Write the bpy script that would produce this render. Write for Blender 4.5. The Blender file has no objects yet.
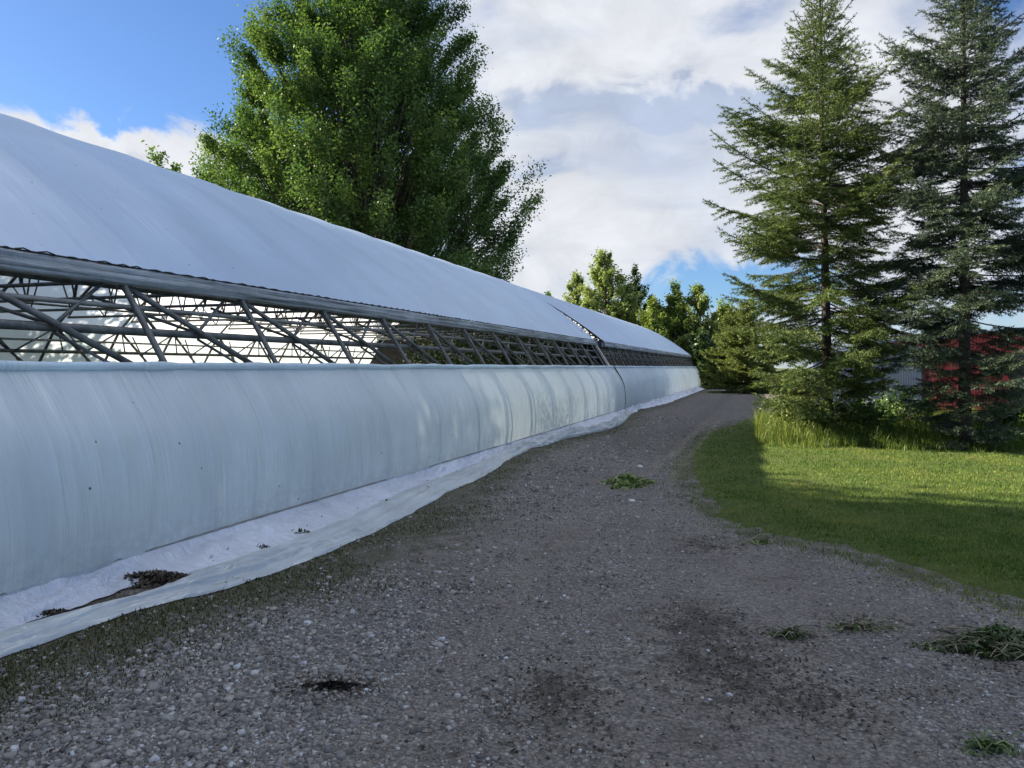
import bpy, math, random
import numpy as np
from mathutils import Vector, noise as mnoise

random.seed(7)
RNG = np.random.default_rng(11)
scene = bpy.context.scene
COL = scene.collection
R = math.radians

# ------------------------------------------------------------------ camera
F_PX, CX, HY, EYE = 770.0, 512.0, 367.0, 1.55
YAW = math.atan((764.0 - 512.0) / F_PX)
cs, sn = math.cos(YAW), math.sin(YAW)
cam_d = bpy.data.cameras.new('camera')
cam = bpy.data.objects.new('camera', cam_d)
COL.objects.link(cam)
cam.location = (0, 0, EYE)
cam.rotation_euler = (math.pi / 2 - math.atan((384 - HY) / F_PX), 0, YAW)
cam_d.sensor_width = 36
cam_d.lens = 36 * F_PX / 1024
cam_d.clip_start = 0.05
cam_d.clip_end = 3000
scene.camera = cam


def at_depth(px, dep):
    u = (px - CX) / F_PX * dep
    return (u * cs - dep * sn, u * sn + dep * cs)


def ground(px, py):
    return at_depth(px, F_PX * EYE / (py - HY))


def height(py, dep):
    return EYE + (HY - py) / F_PX * dep


def smooth(a, b, x):
    t = np.clip((x - a) / (b - a), 0, 1)
    return t * t * (3 - 2 * t)


def nz(x, y, z=0.0):
    return mnoise.noise((x, y, z))


# ------------------------------------------------------------------ object helpers
def link(name, data, parent=None):
    o = bpy.data.objects.new(name, data)
    COL.objects.link(o)
    if parent:
        o.parent = parent
    return o


def tag(o, label=None, cat=None, group=None, kind=None):
    if label: o['label'] = label
    if cat: o['category'] = cat
    if group: o['group'] = group
    if kind: o['kind'] = kind
    return o


def thing(name, label, cat, loc=(0, 0, 0), rz=0, group=None):
    o = link(name, None)
    o.location = loc
    o.rotation_euler = (0, 0, rz)
    return tag(o, label, cat, group)


class MB:
    def __init__(s):
        s.v, s.f, s.m = [], [], []

    def box(s, a, b):
        i = len(s.v)
        (x0, y0, z0), (x1, y1, z1) = a, b
        s.v += [(x0, y0, z0), (x1, y0, z0), (x1, y1, z0), (x0, y1, z0), (x0, y0, z1), (x1, y0, z1), (x1, y1, z1), (x0, y1, z1)]
        s.f += [(i, i+3, i+2, i+1), (i+4, i+5, i+6, i+7), (i, i+1, i+5, i+4), (i+1, i+2, i+6, i+5), (i+2, i+3, i+7, i+6), (i+3, i, i+4, i+7)]

    def path(s, pts, r, n=6, cap=True):
        """tube along a poly-line; r is a number or a list"""
        pts = [Vector(p) for p in pts]
        rs = r if isinstance(r, (list, tuple)) else [r] * len(pts)
        base = len(s.v)
        prev = None
        for k, p in enumerate(pts):
            d = (pts[min(k+1, len(pts)-1)] - pts[max(k-1, 0)])
            if d.length < 1e-9: d = Vector((0, 0, 1))
            d.normalize()
            ref = prev if prev is not None else (Vector((0, 0, 1)) if abs(d.z) < .9 else Vector((1, 0, 0)))
            a = (ref - d * ref.dot(d))
            if a.length < 1e-6: a = d.orthogonal()
            a.normalize()
            prev = a
            b = d.cross(a)
            for j in range(n):
                t = 2 * math.pi * j / n
                s.v.append(tuple(p + a * (math.cos(t) * rs[k]) + b * (math.sin(t) * rs[k])))
        for k in range(len(pts) - 1):
            for j in range(n):
                j2 = (j + 1) % n
                s.f.append((base + k*n + j, base + k*n + j2, base + (k+1)*n + j2, base + (k+1)*n + j))
        if cap:
            s.f.append(tuple(base + j for j in range(n))[::-1])
            s.f.append(tuple(base + (len(pts)-1)*n + j for j in range(n)))

    def grid(s, P):
        """P[i][j] points"""
        base = len(s.v)
        ni, nj = len(P), len(P[0])
        for row in P: s.v += [tuple(p) for p in row]
        for i in range(ni - 1):
            for j in range(nj - 1):
                s.f.append((base + i*nj + j, base + i*nj + j+1, base + (i+1)*nj + j+1, base + (i+1)*nj + j))

    def build(s, name, mat, parent=None, smooth_=False):
        me = bpy.data.meshes.new(name)
        me.from_pydata(s.v, [], s.f)
        me.materials.append(mat)
        if smooth_:
            me.polygons.foreach_set('use_smooth', [True] * len(me.polygons))
        me.update()
        return link(name, me, parent)


def np_mesh(name, V, Fidx, k, mat, parent=None, attrs=None, smooth_=False):
    """fast mesh: V (n,3), Fidx (m,k) ; attrs {name: per-vertex float array}"""
    V = np.asarray(V, np.float32); Fidx = np.asarray(Fidx, np.int32)
    me = bpy.data.meshes.new(name)
    me.vertices.add(len(V)); me.vertices.foreach_set('co', V.ravel())
    m = len(Fidx)
    me.loops.add(m * k); me.loops.foreach_set('vertex_index', Fidx.ravel())
    me.polygons.add(m)
    me.polygons.foreach_set('loop_start', np.arange(0, m * k, k, dtype=np.int32))
    if smooth_: me.polygons.foreach_set('use_smooth', np.ones(m, bool))
    for an, av in (attrs or {}).items():
        a = me.attributes.new(an, 'FLOAT', 'POINT')
        a.data.foreach_set('value', np.asarray(av, np.float32))
    me.materials.append(mat)
    me.update(calc_edges=True)
    return link(name, me, parent)


# ------------------------------------------------------------------ material helpers
def new_mat(name):
    m = bpy.data.materials.new(name)
    m.use_nodes = True
    nt = m.node_tree
    nt.nodes.clear()
    return m, nt


class NT:
    def __init__(s, nt): s.nt = nt

    def n(s, typ, **kw):
        nd = s.nt.nodes.new(typ)
        for k, v in kw.items(): setattr(nd, k, v)
        return nd

    def l(s, a, b): s.nt.links.new(a, b)

    def val(s, sock, v):
        if isinstance(v, bpy.types.NodeSocket): s.l(v, sock)
        else: sock.default_value = v

    def math(s, op, a, b=0.0, c=0.0, clamp=False):
        nd = s.n('ShaderNodeMath', operation=op, use_clamp=clamp)
        s.val(nd.inputs[0], a); s.val(nd.inputs[1], b)
        if len(nd.inputs) > 2: s.val(nd.inputs[2], c)
        return nd.outputs[0]

    def mix(s, f, a, b, blend='MIX'):
        nd = s.n('ShaderNodeMix', data_type='RGBA', blend_type=blend)
        s.val(nd.inputs[0], f)
        for sock, v in ((nd.inputs[6], a), (nd.inputs[7], b)):
            if isinstance(v, (tuple, list)) and len(v) == 3: v = (*v, 1)
            s.val(sock, v)
        return nd.outputs[2]

    def noise(s, vec, scale, detail=4, rough=.55, dist=0.0):
        nd = s.n('ShaderNodeTexNoise')
        nd.inputs['Scale'].default_value = scale
        nd.inputs['Detail'].default_value = detail
        nd.inputs['Roughness'].default_value = rough
        nd.inputs['Distortion'].default_value = dist
        if vec is not None: s.l(vec, nd.inputs['Vector'])
        return nd.outputs['Fac']

    def ramp(s, f, a, b, lo=0.0, hi=1.0):
        nd = s.n('ShaderNodeMapRange', interpolation_type='SMOOTHSTEP')
        s.val(nd.inputs[0], f)
        nd.inputs[1].default_value = a; nd.inputs[2].default_value = b
        nd.inputs[3].default_value = lo; nd.inputs[4].default_value = hi
        return nd.outputs[0]

    def obj(s, scale=(1, 1, 1)):
        tc = s.n('ShaderNodeTexCoord')
        mp = s.n('ShaderNodeMapping')
        mp.inputs['Scale'].default_value = scale
        s.l(tc.outputs['Object'], mp.inputs['Vector'])
        return mp.outputs[0]

    def attr(s, name):
        return s.n('ShaderNodeAttribute', attribute_name=name).outputs['Fac']

    def bump(s, h, strength, dist, normal=None):
        nd = s.n('ShaderNodeBump')
        nd.inputs['Strength'].default_value = strength
        nd.inputs['Distance'].default_value = dist
        s.l(h, nd.inputs['Height'])
        if normal is not None: s.l(normal, nd.inputs['Normal'])
        return nd.outputs[0]

    def out(s, sh):
        o = s.n('ShaderNodeOutputMaterial'); s.l(sh, o.inputs['Surface'])


def plain_mat(name, col, rough=.6, metal=0.0, var=.25, scale=6.0, bump=0.0):
    m, nt = new_mat(name); t = NT(nt)
    p = t.n('ShaderNodeBsdfPrincipled')
    v = t.obj()
    f = t.noise(v, scale, 5, .6)
    dark = tuple(c * (1 - var) for c in col); lite = tuple(min(1, c * (1 + var)) for c in col)
    t.l(t.mix(t.ramp(f, .3, .7), dark, lite), p.inputs['Base Color'])
    p.inputs['Roughness'].default_value = rough
    p.inputs['Metallic'].default_value = metal
    if bump: t.l(t.bump(f, bump, .02), p.inputs['Normal'])
    t.out(p.outputs[0])
    return m


def leaf_mat(name, dark, mid, lite, trans=.3, gloss=.06, rough=.45):
    """foliage: colour from the per-leaf random attribute 'rnd'"""
    m, nt = new_mat(name); t = NT(nt)
    a = t.attr('rnd')
    cr = t.n('ShaderNodeValToRGB')
    e = cr.color_ramp.elements
    e[0].position = .0; e[0].color = (*dark, 1)
    e[1].position = 1.; e[1].color = (*lite, 1)
    k = e.new(.5); k.color = (*mid, 1)
    t.l(a, cr.inputs[0])
    d = t.n('ShaderNodeBsdfDiffuse'); t.l(cr.outputs[0], d.inputs[0])
    tr = t.n('ShaderNodeBsdfTranslucent')
    t.l(t.mix(.5, cr.outputs[0], (.9, 1.0, .25), 'MULTIPLY'), tr.inputs[0])
    g = t.n('ShaderNodeBsdfGlossy'); g.inputs['Roughness'].default_value = rough
    g.inputs[0].default_value = (.8, .85, .8, 1)
    m1 = t.n('ShaderNodeMixShader'); m1.inputs[0].default_value = trans
    t.l(d.outputs[0], m1.inputs[1]); t.l(tr.outputs[0], m1.inputs[2])
    m2 = t.n('ShaderNodeMixShader'); m2.inputs[0].default_value = gloss
    t.l(m1.outputs[0], m2.inputs[1]); t.l(g.outputs[0], m2.inputs[2])
    t.out(m2.outputs[0])
    return m


def film_mat(name, col, trans, gloss, rough, wrinkle=0.0, wscale=(1, 22, 1.1), specks=True, clear=0.0, stain=.12, fold=0.0, band=None, crease=False, mud=0.0, streak_amt=.3):
    """greenhouse film: diffuse + translucent + sheen, with wrinkles, specks and soft stains"""
    m, nt = new_mat(name); t = NT(nt)
    v = t.obj()
    base = t.mix(t.ramp(t.noise(v, .9, 5, .6), .35, .7), tuple(c * (1 - stain) for c in col), col)
    streak = t.noise(t.obj((1.2, 9, .5)), 1.0, 5, .6)
    base = t.mix(t.ramp(streak, .5, .75, 0, streak_amt), base, tuple(min(1, c * 1.12) for c in col))
    if fold:                                             # fine vertical creases of gathered film, light and shade painted into the colour
        ln = t.noise(t.obj((.5, 55, 1.3)), 1.0, 4, .6, .6)
        cl_ = t.ramp(t.noise(t.obj((.4, 2.2, .35)), 1.0, 3, .5), .45, .68)
        lo_ = t.ramp(t.noise(t.obj((.3, 1.1, 1.4)), 1.0, 3, .5), .35, .6)
        base = t.mix(t.math('MULTIPLY', t.ramp(ln, .52, .66, 0, fold * 1.6), t.math('MULTIPLY', cl_, lo_)), base, (.93, .95, .96))
        base = t.mix(t.math('MULTIPLY', t.ramp(ln, .36, .46, fold * 1.2, 0), cl_), base, tuple(c * .62 for c in col))
    if mud:                                              # splashed soil along the foot of the film
        sz = t.n('ShaderNodeSeparateXYZ'); t.l(t.obj(), sz.inputs[0])
        low = t.ramp(sz.outputs[2], .12, .62, 1, 0)
        spl = t.ramp(t.math('ADD', t.noise(t.obj((1, 7, 7)), 1.6, 7, .75), t.math('MULTIPLY', low, .25)), .56, .78, 0, mud)
        base = t.mix(t.math('MULTIPLY', spl, low), base, (.30, .29, .25))
    if band:                                             # lengthwise wrinkles in gathered film, their shade painted as dark lines
        bl = t.noise(t.obj(band), 1.0, 6, .65, .2)
        base = t.mix(t.ramp(bl, .40, .54, .75, 0), base, (.08, .09, .09))
    if specks:
        vo = t.n('ShaderNodeTexVoronoi'); vo.inputs['Scale'].default_value = 4.3
        t.l(v, vo.inputs['Vector'])
        sp = t.ramp(vo.outputs['Distance'], .035, .055, 1, 0)
        keep = t.ramp(t.noise(v, 2.3, 2), .42, .5)
        base = t.mix(t.math('MULTIPLY', sp, keep), base, (.06, .06, .05))
    d = t.n('ShaderNodeBsdfDiffuse'); t.l(base, d.inputs[0])
    tr = t.n('ShaderNodeBsdfTranslucent'); t.l(base, tr.inputs[0])
    g = t.n('ShaderNodeBsdfGlossy'); g.inputs['Roughness'].default_value = rough
    g.inputs[0].default_value = (.9, .92, .95, 1)
    if wrinkle:
        w = t.noise(t.obj(wscale), 1.0, 6, .6, .3)
        w2 = t.noise(t.obj((.6, 3.0, .5)), 1.0, 3, .5)
        h = t.math('ADD', t.math('MULTIPLY', w, t.ramp(w2, .4, .62, .12, 1.0)), t.math('MULTIPLY', w2, .8))
        if crease:
            c1 = t.math('ABSOLUTE', t.math('SUBTRACT', t.noise(t.obj(wscale), .55, 3, .5, 1.2), .5))
            c2 = t.math('ABSOLUTE', t.math('SUBTRACT', t.noise(t.obj(wscale), 1.7, 3, .5, 1.0), .5))
            h = t.math('ADD', t.math('MULTIPLY', c1, -3.0), t.math('MULTIPLY', c2, -1.4))
        nrm = t.bump(h, wrinkle, .07 if crease else .03)
        for s in (d, tr, g): t.l(nrm, s.inputs['Normal'])
    m1 = t.n('ShaderNodeMixShader'); m1.inputs[0].default_value = trans
    t.l(d.outputs[0], m1.inputs[1]); t.l(tr.outputs[0], m1.inputs[2])
    lw = t.n('ShaderNodeLayerWeight'); lw.inputs[0].default_value = .35
    m2 = t.n('ShaderNodeMixShader')
    t.l(t.math('MULTIPLY_ADD', lw.outputs['Fresnel'], gloss * 2.5, gloss * .5, True), m2.inputs[0])
    t.l(m1.outputs[0], m2.inputs[1]); t.l(g.outputs[0], m2.inputs[2])
    sh = m2.outputs[0]
    if clear:
        tp = t.n('ShaderNodeBsdfTransparent')
        m3 = t.n('ShaderNodeMixShader'); m3.inputs[0].default_value = clear
        t.l(sh, m3.inputs[1]); t.l(tp.outputs[0], m3.inputs[2]); sh = m3.outputs[0]
    t.out(sh)
    return m


# ------------------------------------------------------------------ materials
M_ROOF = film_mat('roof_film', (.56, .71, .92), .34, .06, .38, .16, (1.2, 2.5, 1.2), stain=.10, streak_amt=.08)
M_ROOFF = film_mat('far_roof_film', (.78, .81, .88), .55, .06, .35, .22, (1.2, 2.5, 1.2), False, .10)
M_CURT = film_mat('curtain_film', (.80, .92, .99), .48, .05, .42, .7, fold=.55, mud=.28)
M_FARC = film_mat('far_film', (.70, .78, .84), .46, .05, .4, .4, clear=.06)
M_SKIRT = film_mat('skirt_film', (.74, .79, .90), .25, .08, .35, .5, (5, 14, 5), False, 0, .2, fold=.25, crease=True)
M_SHEET = film_mat('loose_film', (.62, .68, .71), .30, .16, .28, .40, (4.5, 1.6, 4.5), False, .06, .25, crease=True)
M_PIPE = plain_mat('galvanised_pipe', (.125, .13, .128), .55, .3, .35, 8)
M_PIPEL = plain_mat('light_galvanised_pipe', (.24, .24, .23), .5, .3, .2, 8)
M_RAIL = plain_mat('weathered_rail', (.33, .35, .37), .5, .2, .3, 5)
M_DARK = plain_mat('dark_wire_and_slit_shade', (.03, .03, .032), .5, .5)
M_BOARD = plain_mat('dark_board_wall', (.022, .020, .016), .8, 0, .4, 2)
M_POST = plain_mat('weathered_post', (.36, .36, .35), .8, 0, .3, 9)
M_BARK = plain_mat('bark', (.065, .052, .042), .9, 0, .4, 14, .6)
M_BARKG = plain_mat('grey_bark', (.075, .066, .058), .9, 0, .4, 10, .6)

M_COTTON = leaf_mat('cottonwood_leaf', (.045, .100, .030), (.100, .178, .048), (.21, .285, .075), .42, .03)
M_POPL = leaf_mat('poplar_leaf', (.16, .215, .065), (.26, .32, .11), (.40, .44, .18), .5, .02)
M_LIME = leaf_mat('lime_leaf', (.12, .18, .04), (.19, .25, .06), (.26, .32, .075), .5, .02)
M_DKTREE = leaf_mat('dark_leaf', (.025, .05, .014), (.04, .075, .02), (.07, .115, .03), .25, .05)
M_NEED1 = leaf_mat('spruce_needle', (.036, .066, .030), (.110, .158, .050), (.30, .335, .105), .14, .015)
M_NEED2 = leaf_mat('blue_spruce_needle', (.034, .056, .040), (.080, .114, .078), (.20, .235, .14), .14, .015)
M_NEED3 = leaf_mat('conifer_needle', (.09, .12, .025), (.15, .19, .04), (.23, .26, .06), .2, .04)
M_BLADE = leaf_mat('lawn_blade', (.055, .115, .020), (.115, .188, .032), (.25, .265, .065), .32, .012)
M_WEED = leaf_mat('weed_blade', (.075, .12, .022), (.15, .20, .045), (.29, .29, .10), .34, .015)
M_VERGE = leaf_mat('verge_blade', (.035, .045, .014), (.065, .085, .022), (.15, .14, .06), .3, .01)
M_DEBRIS = leaf_mat('dead_leaf', (.018, .014, .011), (.05, .038, .028), (.12, .095, .07), .1, .03)
M_STRAW = leaf_mat('straw_stem', (.06, .055, .03), (.13, .12, .07), (.30, .28, .19), .1, .03)
M_PULLED = leaf_mat('pulled_weed', (.03, .05, .015), (.09, .15, .035), (.32, .38, .14), .25, .05)


def gravel_material():
    m, nt = new_mat('gravel'); t = NT(nt)
    v = t.obj()
    big = t.noise(v, .55, 5, .6)
    mid = t.noise(v, 3.5, 5, .6)
    fine = t.noise(v, 60, 4, .7)
    vo = t.n('ShaderNodeTexVoronoi'); vo.inputs['Scale'].default_value = 46; t.l(v, vo.inputs['Vector'])
    vo2 = t.n('ShaderNodeTexVoronoi'); vo2.inputs['Scale'].default_value = 110; t.l(v, vo2.inputs['Vector'])
    sep = t.n('ShaderNodeSeparateColor'); t.l(vo.outputs['Color'], sep.inputs[0])
    sep2 = t.n('ShaderNodeSeparateColor'); t.l(vo2.outputs['Color'], sep2.inputs[0])
    stone = t.mix(sep.outputs[0], (0.122, 0.109, 0.095), (0.356, 0.333, 0.298))
    stone2 = t.mix(sep2.outputs[0], (0.135, 0.119, 0.103), (0.313, 0.288, 0.256))
    c = t.mix(t.ramp(mid, .4, .6), stone, stone2)
    c = t.mix(t.ramp(big, .35, .65), c, t.mix(.6, c, (0.169, 0.144, 0.129)))
    c = t.mix(t.ramp(t.noise(v, 1.3, 6, .7), .52, .72, 0, .55), c, (.075, .058, .046))
    c = t.mix(t.ramp(t.noise(v, 24, 6, .8), .35, .68, .42, 0), c, (.05, .043, .037))
    c = t.mix(t.ramp(t.noise(v, 2.1, 7, .75), .50, .66, 0, .5), c, (0.083, 0.071, 0.059))
    dirt = t.math('ADD', t.attr('dirt'), t.math('MULTIPLY', t.math('SUBTRACT', t.noise(v, 7.5, 8, .8), .5), 4.2))
    c = t.mix(t.ramp(dirt, .3, .75, 0, .85), c, t.mix(fine, (.030, .026, .022), (.075, .064, .052)))
    gr = t.math('ADD', t.attr('grassy'), t.math('MULTIPLY', t.math('SUBTRACT', t.noise(v, 4.2, 7, .7), .5), 2.6))
    c = t.mix(t.ramp(gr, .3, .9, 0, .85), c, t.mix(fine, (.034, .038, .014), (.080, .078, .034)))
    p = t.n('ShaderNodeBsdfPrincipled'); t.l(c, p.inputs['Base Color'])
    p.inputs['Roughness'].default_value = .85
    edge = t.ramp(vo.outputs['Distance'], .35, .75, 0, .55)
    c = t.mix(edge, c, (.03, .027, .025))
    t.l(c, p.inputs['Base Color'])
    h = t.math('ADD', t.math('MULTIPLY', vo.outputs['Distance'], -1.0), t.math('MULTIPLY', vo2.outputs['Distance'], -.5))
    h = t.math('ADD', h, t.math('MULTIPLY', fine, .5))
    n1 = t.bump(h, .9, .012)
    t.l(t.bump(mid, .5, .03, n1), p.inputs['Normal'])
    t.out(p.outputs[0])
    return m


def soil_grass(name, a, b, sc=5):
    m, nt = new_mat(name); t = NT(nt)
    v = t.obj()
    f = t.noise(v, sc, 6, .65); g = t.noise(v, sc * 14, 4, .7); bg = t.noise(v, .35, 3)
    c = t.mix(t.ramp(f, .3, .7), a, b)
    c = t.mix(t.ramp(g, .35, .7, 0, .6), c, tuple(x * .55 for x in a))
    c = t.mix(t.ramp(bg, .4, .65, 0, .35), c, (.12, .12, .045))
    p = t.n('ShaderNodeBsdfPrincipled'); t.l(c, p.inputs['Base Color'])
    p.inputs['Roughness'].default_value = .9
    p.inputs['Specular IOR Level'].default_value = .2
    t.l(t.bump(g, .8, .03), p.inputs['Normal'])
    t.out(p.outputs[0])
    return m


M_GRAVEL = gravel_material()
M_LAWN = soil_grass('lawn_turf', (.055, .085, .018), (.10, .13, .03))
M_GROUND = soil_grass('meadow', (.05, .07, .02), (.10, .12, .04), 1.5)


def stone_mat():
    m, nt = new_mat('pebble'); t = NT(nt)
    c = t.n('ShaderNodeValToRGB'); t.l(t.attr('rnd'), c.inputs[0])
    e = c.color_ramp.elements
    e[0].color = (0.052, 0.053, 0.055, 1); e[1].color = (0.470, 0.500, 0.533, 1)
    k = e.new(.55); k.color = (0.231, 0.220, 0.206, 1)
    k = e.new(.8); k.color = (0.369, 0.356, 0.330, 1)
    col = t.mix(t.ramp(t.noise(t.obj(), 90, 3), .3, .7, 0, .35), c.outputs[0], (.12, .115, .112))
    p = t.n('ShaderNodeBsdfPrincipled'); t.l(col, p.inputs['Base Color']); p.inputs['Roughness'].default_value = .8
    t.out(p.outputs[0])
    return m


M_STONE = stone_mat()

# ------------------------------------------------------------------ sun and sky
SUN_EL = R(28)
sun_dir = Vector((-1.0, 0.045, 0)).normalized() * math.cos(SUN_EL) + Vector((0, 0, math.sin(SUN_EL)))
sd = bpy.data.lights.new('sun', 'SUN')
sd.energy = 5.0
sd.angle = R(.5)
sd.color = (1.0, .89, .70)
so = bpy.data.objects.new('sun', sd); COL.objects.link(so)
so.rotation_euler = (-sun_dir).to_track_quat('-Z', 'Y').to_euler()
so.location = (-30, 0, 30)

world = bpy.data.worlds.new('World'); scene.world = world
world.use_nodes = True
SKY_STRENGTH = .075
CLOUD = 3.65                                   # brightness of a white cloud, in the sky texture's own units


def build_sky():
    nt = world.node_tree; nt.nodes.clear(); t = NT(nt)
    sky = t.n('ShaderNodeTexSky', sky_type='NISHITA')
    sky.sun_disc = False
    sky.sun_elevation = SUN_EL
    sky.sun_rotation = math.atan2(sun_dir.x, sun_dir.y)
    sky.altitude = 600; sky.air_density = 1.0; sky.dust_density = .6; sky.ozone_density = 2.0
    tc = t.n('ShaderNodeTexCoord')
    d = tc.outputs['Generated']
    sp = t.n('ShaderNodeSeparateXYZ'); t.l(d, sp.inputs[0])
    az = t.math('ARCTAN2', sp.outputs[0], sp.outputs[1])
    el = t.math('ARCSINE', sp.outputs[2])
    # warp the coordinates a little so that no bank keeps a clean outline
    def mapped(sx, sy, sz):
        mp = t.n('ShaderNodeMapping'); mp.inputs['Scale'].default_value = (sx, sy, sz); t.l(d, mp.inputs['Vector']); return mp.outputs[0]
    n_soft = t.noise(mapped(1, 1, 1.9), 3.2, 7, .56, .4)
    n_puff = t.noise(mapped(1, 1, 1.5), 11, 7, .60, .5)
    n_band = t.noise(mapped(1, 1, 4.5), 4.0, 6, .55, .5)
    n_warp = t.math('SUBTRACT', t.noise(mapped(1, 1, 1.6), 6.0, 5, .55), .5)
    azw = t.math('ADD', az, t.math('MULTIPLY', n_warp, .16))
    elw = t.math('ADD', el, t.math('MULTIPLY', t.math('SUBTRACT', n_puff, .5), .11))

    def ell(px, py, rx, ry, amp):
        a0 = math.atan2((px - CX) / F_PX, 1) - YAW
        e0 = math.atan2((HY - py) / F_PX, math.hypot(1, (px - CX) / F_PX))
        ra = rx / F_PX * .85; re = ry / F_PX * .9
        x = t.math('DIVIDE', t.math('SUBTRACT', azw, a0), ra)
        y = t.math('DIVIDE', t.math('SUBTRACT', elw, e0), re)
        q = t.math('ADD', t.math('MULTIPLY', x, x), t.math('MULTIPLY', y, y))
        return t.math('MULTIPLY', t.math('EXPONENT', t.math('MULTIPLY', q, -1.0)), amp)

    def total(base, lst):
        s = base
        for e in lst: s = t.math('ADD', s, ell(*e))
        return s
    cover = total(t.math('MULTIPLY_ADD', t.math('SUBTRACT', n_soft, .5), 1.5, .30), [
        (95, 162, 190, 36, 1.5), (620, 130, 230, 200, .85), (880, 120, 160, 170, .5), (600, 20, 150, 50, .2),
        (60, 10, 330, 85, -.9), (180, 90, 110, 40, -.25), (720, 20, 60, 26, -.45), (720, 285, 110, 24, -.9), (1000, 5, 40, 30, -.35),
        (620, 270, 70, 26, .35), (205, 66, 55, 10, .30), (950, 260, 150, 60, .2)])
    cover = t.math('ADD', cover, t.ramp(el, R(36), R(60), 0, .25))  # extra cloud overhead, out of view, added as fill
    mask = t.ramp(cover, .18, .80)
    grey = total(t.math('MULTIPLY_ADD', t.math('SUBTRACT', n_band, .5), 1.1, .30), [
        (690, 103, 90, 15, 1.25), (555, 108, 60, 17, .85), (545, 175, 45, 11, .75), (640, 150, 120, 30, .35), (620, 60, 160, 60, .12), (700, 200, 110, 60, .25), (130, 165, 90, 20, .45),
        (740, 82, 50, 9, -.55), (560, 215, 90, 60, -.3), (620, 55, 70, 30, -.25), (100, 120, 150, 26, -.9), (900, 100, 90, 60, -.1)])
    gmask = t.ramp(grey, .15, 1.05)
    lum = t.ramp(n_puff, .25, .75, .86, 1.06)
    cl = t.mix(gmask, (.96, .99, 1.05), (.58, .68, .88))
    k = t.n('ShaderNodeVectorMath', operation='SCALE'); t.l(cl, k.inputs[0])
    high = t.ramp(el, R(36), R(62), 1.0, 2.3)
    high = t.math('MULTIPLY', high, t.ramp(sp.outputs[0], .40, .85, 1.0, 2.0))   # unseen clouds opposite the sun brightened to fill the wall            # overhead ones as well
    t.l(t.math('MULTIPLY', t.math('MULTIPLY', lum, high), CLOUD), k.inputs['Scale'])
    skc = t.mix(1.0, sky.outputs[0], (.37, .49, .66), 'MULTIPLY')
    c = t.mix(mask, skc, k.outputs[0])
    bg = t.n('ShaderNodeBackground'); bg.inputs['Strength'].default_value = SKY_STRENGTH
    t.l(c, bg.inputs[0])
    o = t.n('ShaderNodeOutputWorld'); t.l(bg.outputs[0], o.inputs[0])


build_sky()
scene.view_settings.view_transform = 'Standard'
scene.view_settings.look = 'None'
scene.view_settings.gamma = 1.0
scene.view_settings.exposure = 1.66
scene.cycles.use_denoising = True
scene.cycles.max_bounces = 8
scene.cycles.diffuse_bounces = 4
scene.cycles.transparent_max_bounces = 12
scene.cycles.sample_clamp_indirect = 8

# ------------------------------------------------------------------ ground, road, lawn
mb = MB()
mb.grid([[(x, y, -.03) for x in (-900, -200, -50, 0, 50, 200, 900)] for y in (-900, -200, -50, 0, 50, 100, 300, 900)][::-1])
g = mb.build('ground', M_GROUND)
tag(g, 'flat green meadow reaching to the horizon', 'ground', kind='structure')
for p in g.data.polygons:
    if p.normal.z < 0: g.data.flip_normals(); break

EDGE = [(15, -3.2), (9, 1.0), (5, 3.0), (3.2, 4.25), (1.56, 5.64), (.65, 6.72), (-.03, 7.25), (-.55, 8.3), (-.90, 9.57), (-1.26, 11.86), (-1.40, 15), (-1.38, 18.9), (-.67, 23.5), (.3, 24.4), (3, 24.8), (15, 25.5)]
EP = np.array(EDGE)
POLY = np.vstack([EP, [(60, 25.5), (60, -3.2)]])


def lawn_sd(x, y):
    """signed distance to the lawn's edge, positive inside the lawn"""
    x = np.asarray(x, float); y = np.asarray(y, float)
    dmin = np.full(x.shape, 1e9)
    for a, b in zip(EP[:-1], EP[1:]):
        ab = b - a
        t = np.clip(((x - a[0]) * ab[0] + (y - a[1]) * ab[1]) / (ab @ ab), 0, 1)
        dmin = np.minimum(dmin, np.hypot(x - a[0] - t * ab[0], y - a[1] - t * ab[1]))
    ins = np.zeros(x.shape, bool)
    n = len(POLY)
    for i in range(n):
        (x1, y1), (x2, y2) = POLY[i], POLY[(i + 1) % n]
        cond = ((y1 > y) != (y2 > y)) & (x < (x2 - x1) * (y - y1) / (y2 - y1 + 1e-12) + x1)
        ins ^= cond
    return np.where(ins, dmin, -dmin)


def vnoise(x, y, s, o=0.0):
    return np.array([mnoise.fractal((a * s + o, b * s - o, o), 1.0, 2.0, 4) for a, b in zip(np.ravel(x), np.ravel(y))]).reshape(np.shape(x))


# dark soil patches: (px, py, half-width in metres across, half-length along, amount)
PATCH = [(705, 625, .30, .28, .9), (720, 665, .42, .45, .75), (775, 690, .28, .3, .6), (560, 705, .30, .32, .7), (330, 690, .20, .09, 1.1), (345, 686, .10, .06, .9),
         (830, 700, .22, .25, .5), (700, 545, .35, .25, .6), (795, 638, .16, .08, .8), (640, 490, .4, .2, .35), (570, 470, .8, .5, .3), (870, 628, .3, .12, .5),
         (1000, 655, .3, .25, .6), (910, 585, .3, .12, .35), (600, 585, .4, .3, .25), (460, 590, .3, .2, .3), (700, 470, .3, .8, .3), (620, 440, .8, 2.0, .3), (930, 700, .2, .08, .4)]


def dirt_at(x, y):
    o = np.zeros(np.shape(x))
    for px, py, a, b, k in PATCH:
        gx, gy = ground(px, py)
        dx, dy = x - gx, y - gy
        u = dx * cs + dy * sn; w = (-dx * sn + dy * cs) / 1.5
        o = np.maximum(o, k * np.exp(-(u / a) ** 2 - (w / b) ** 2))
    return o


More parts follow.
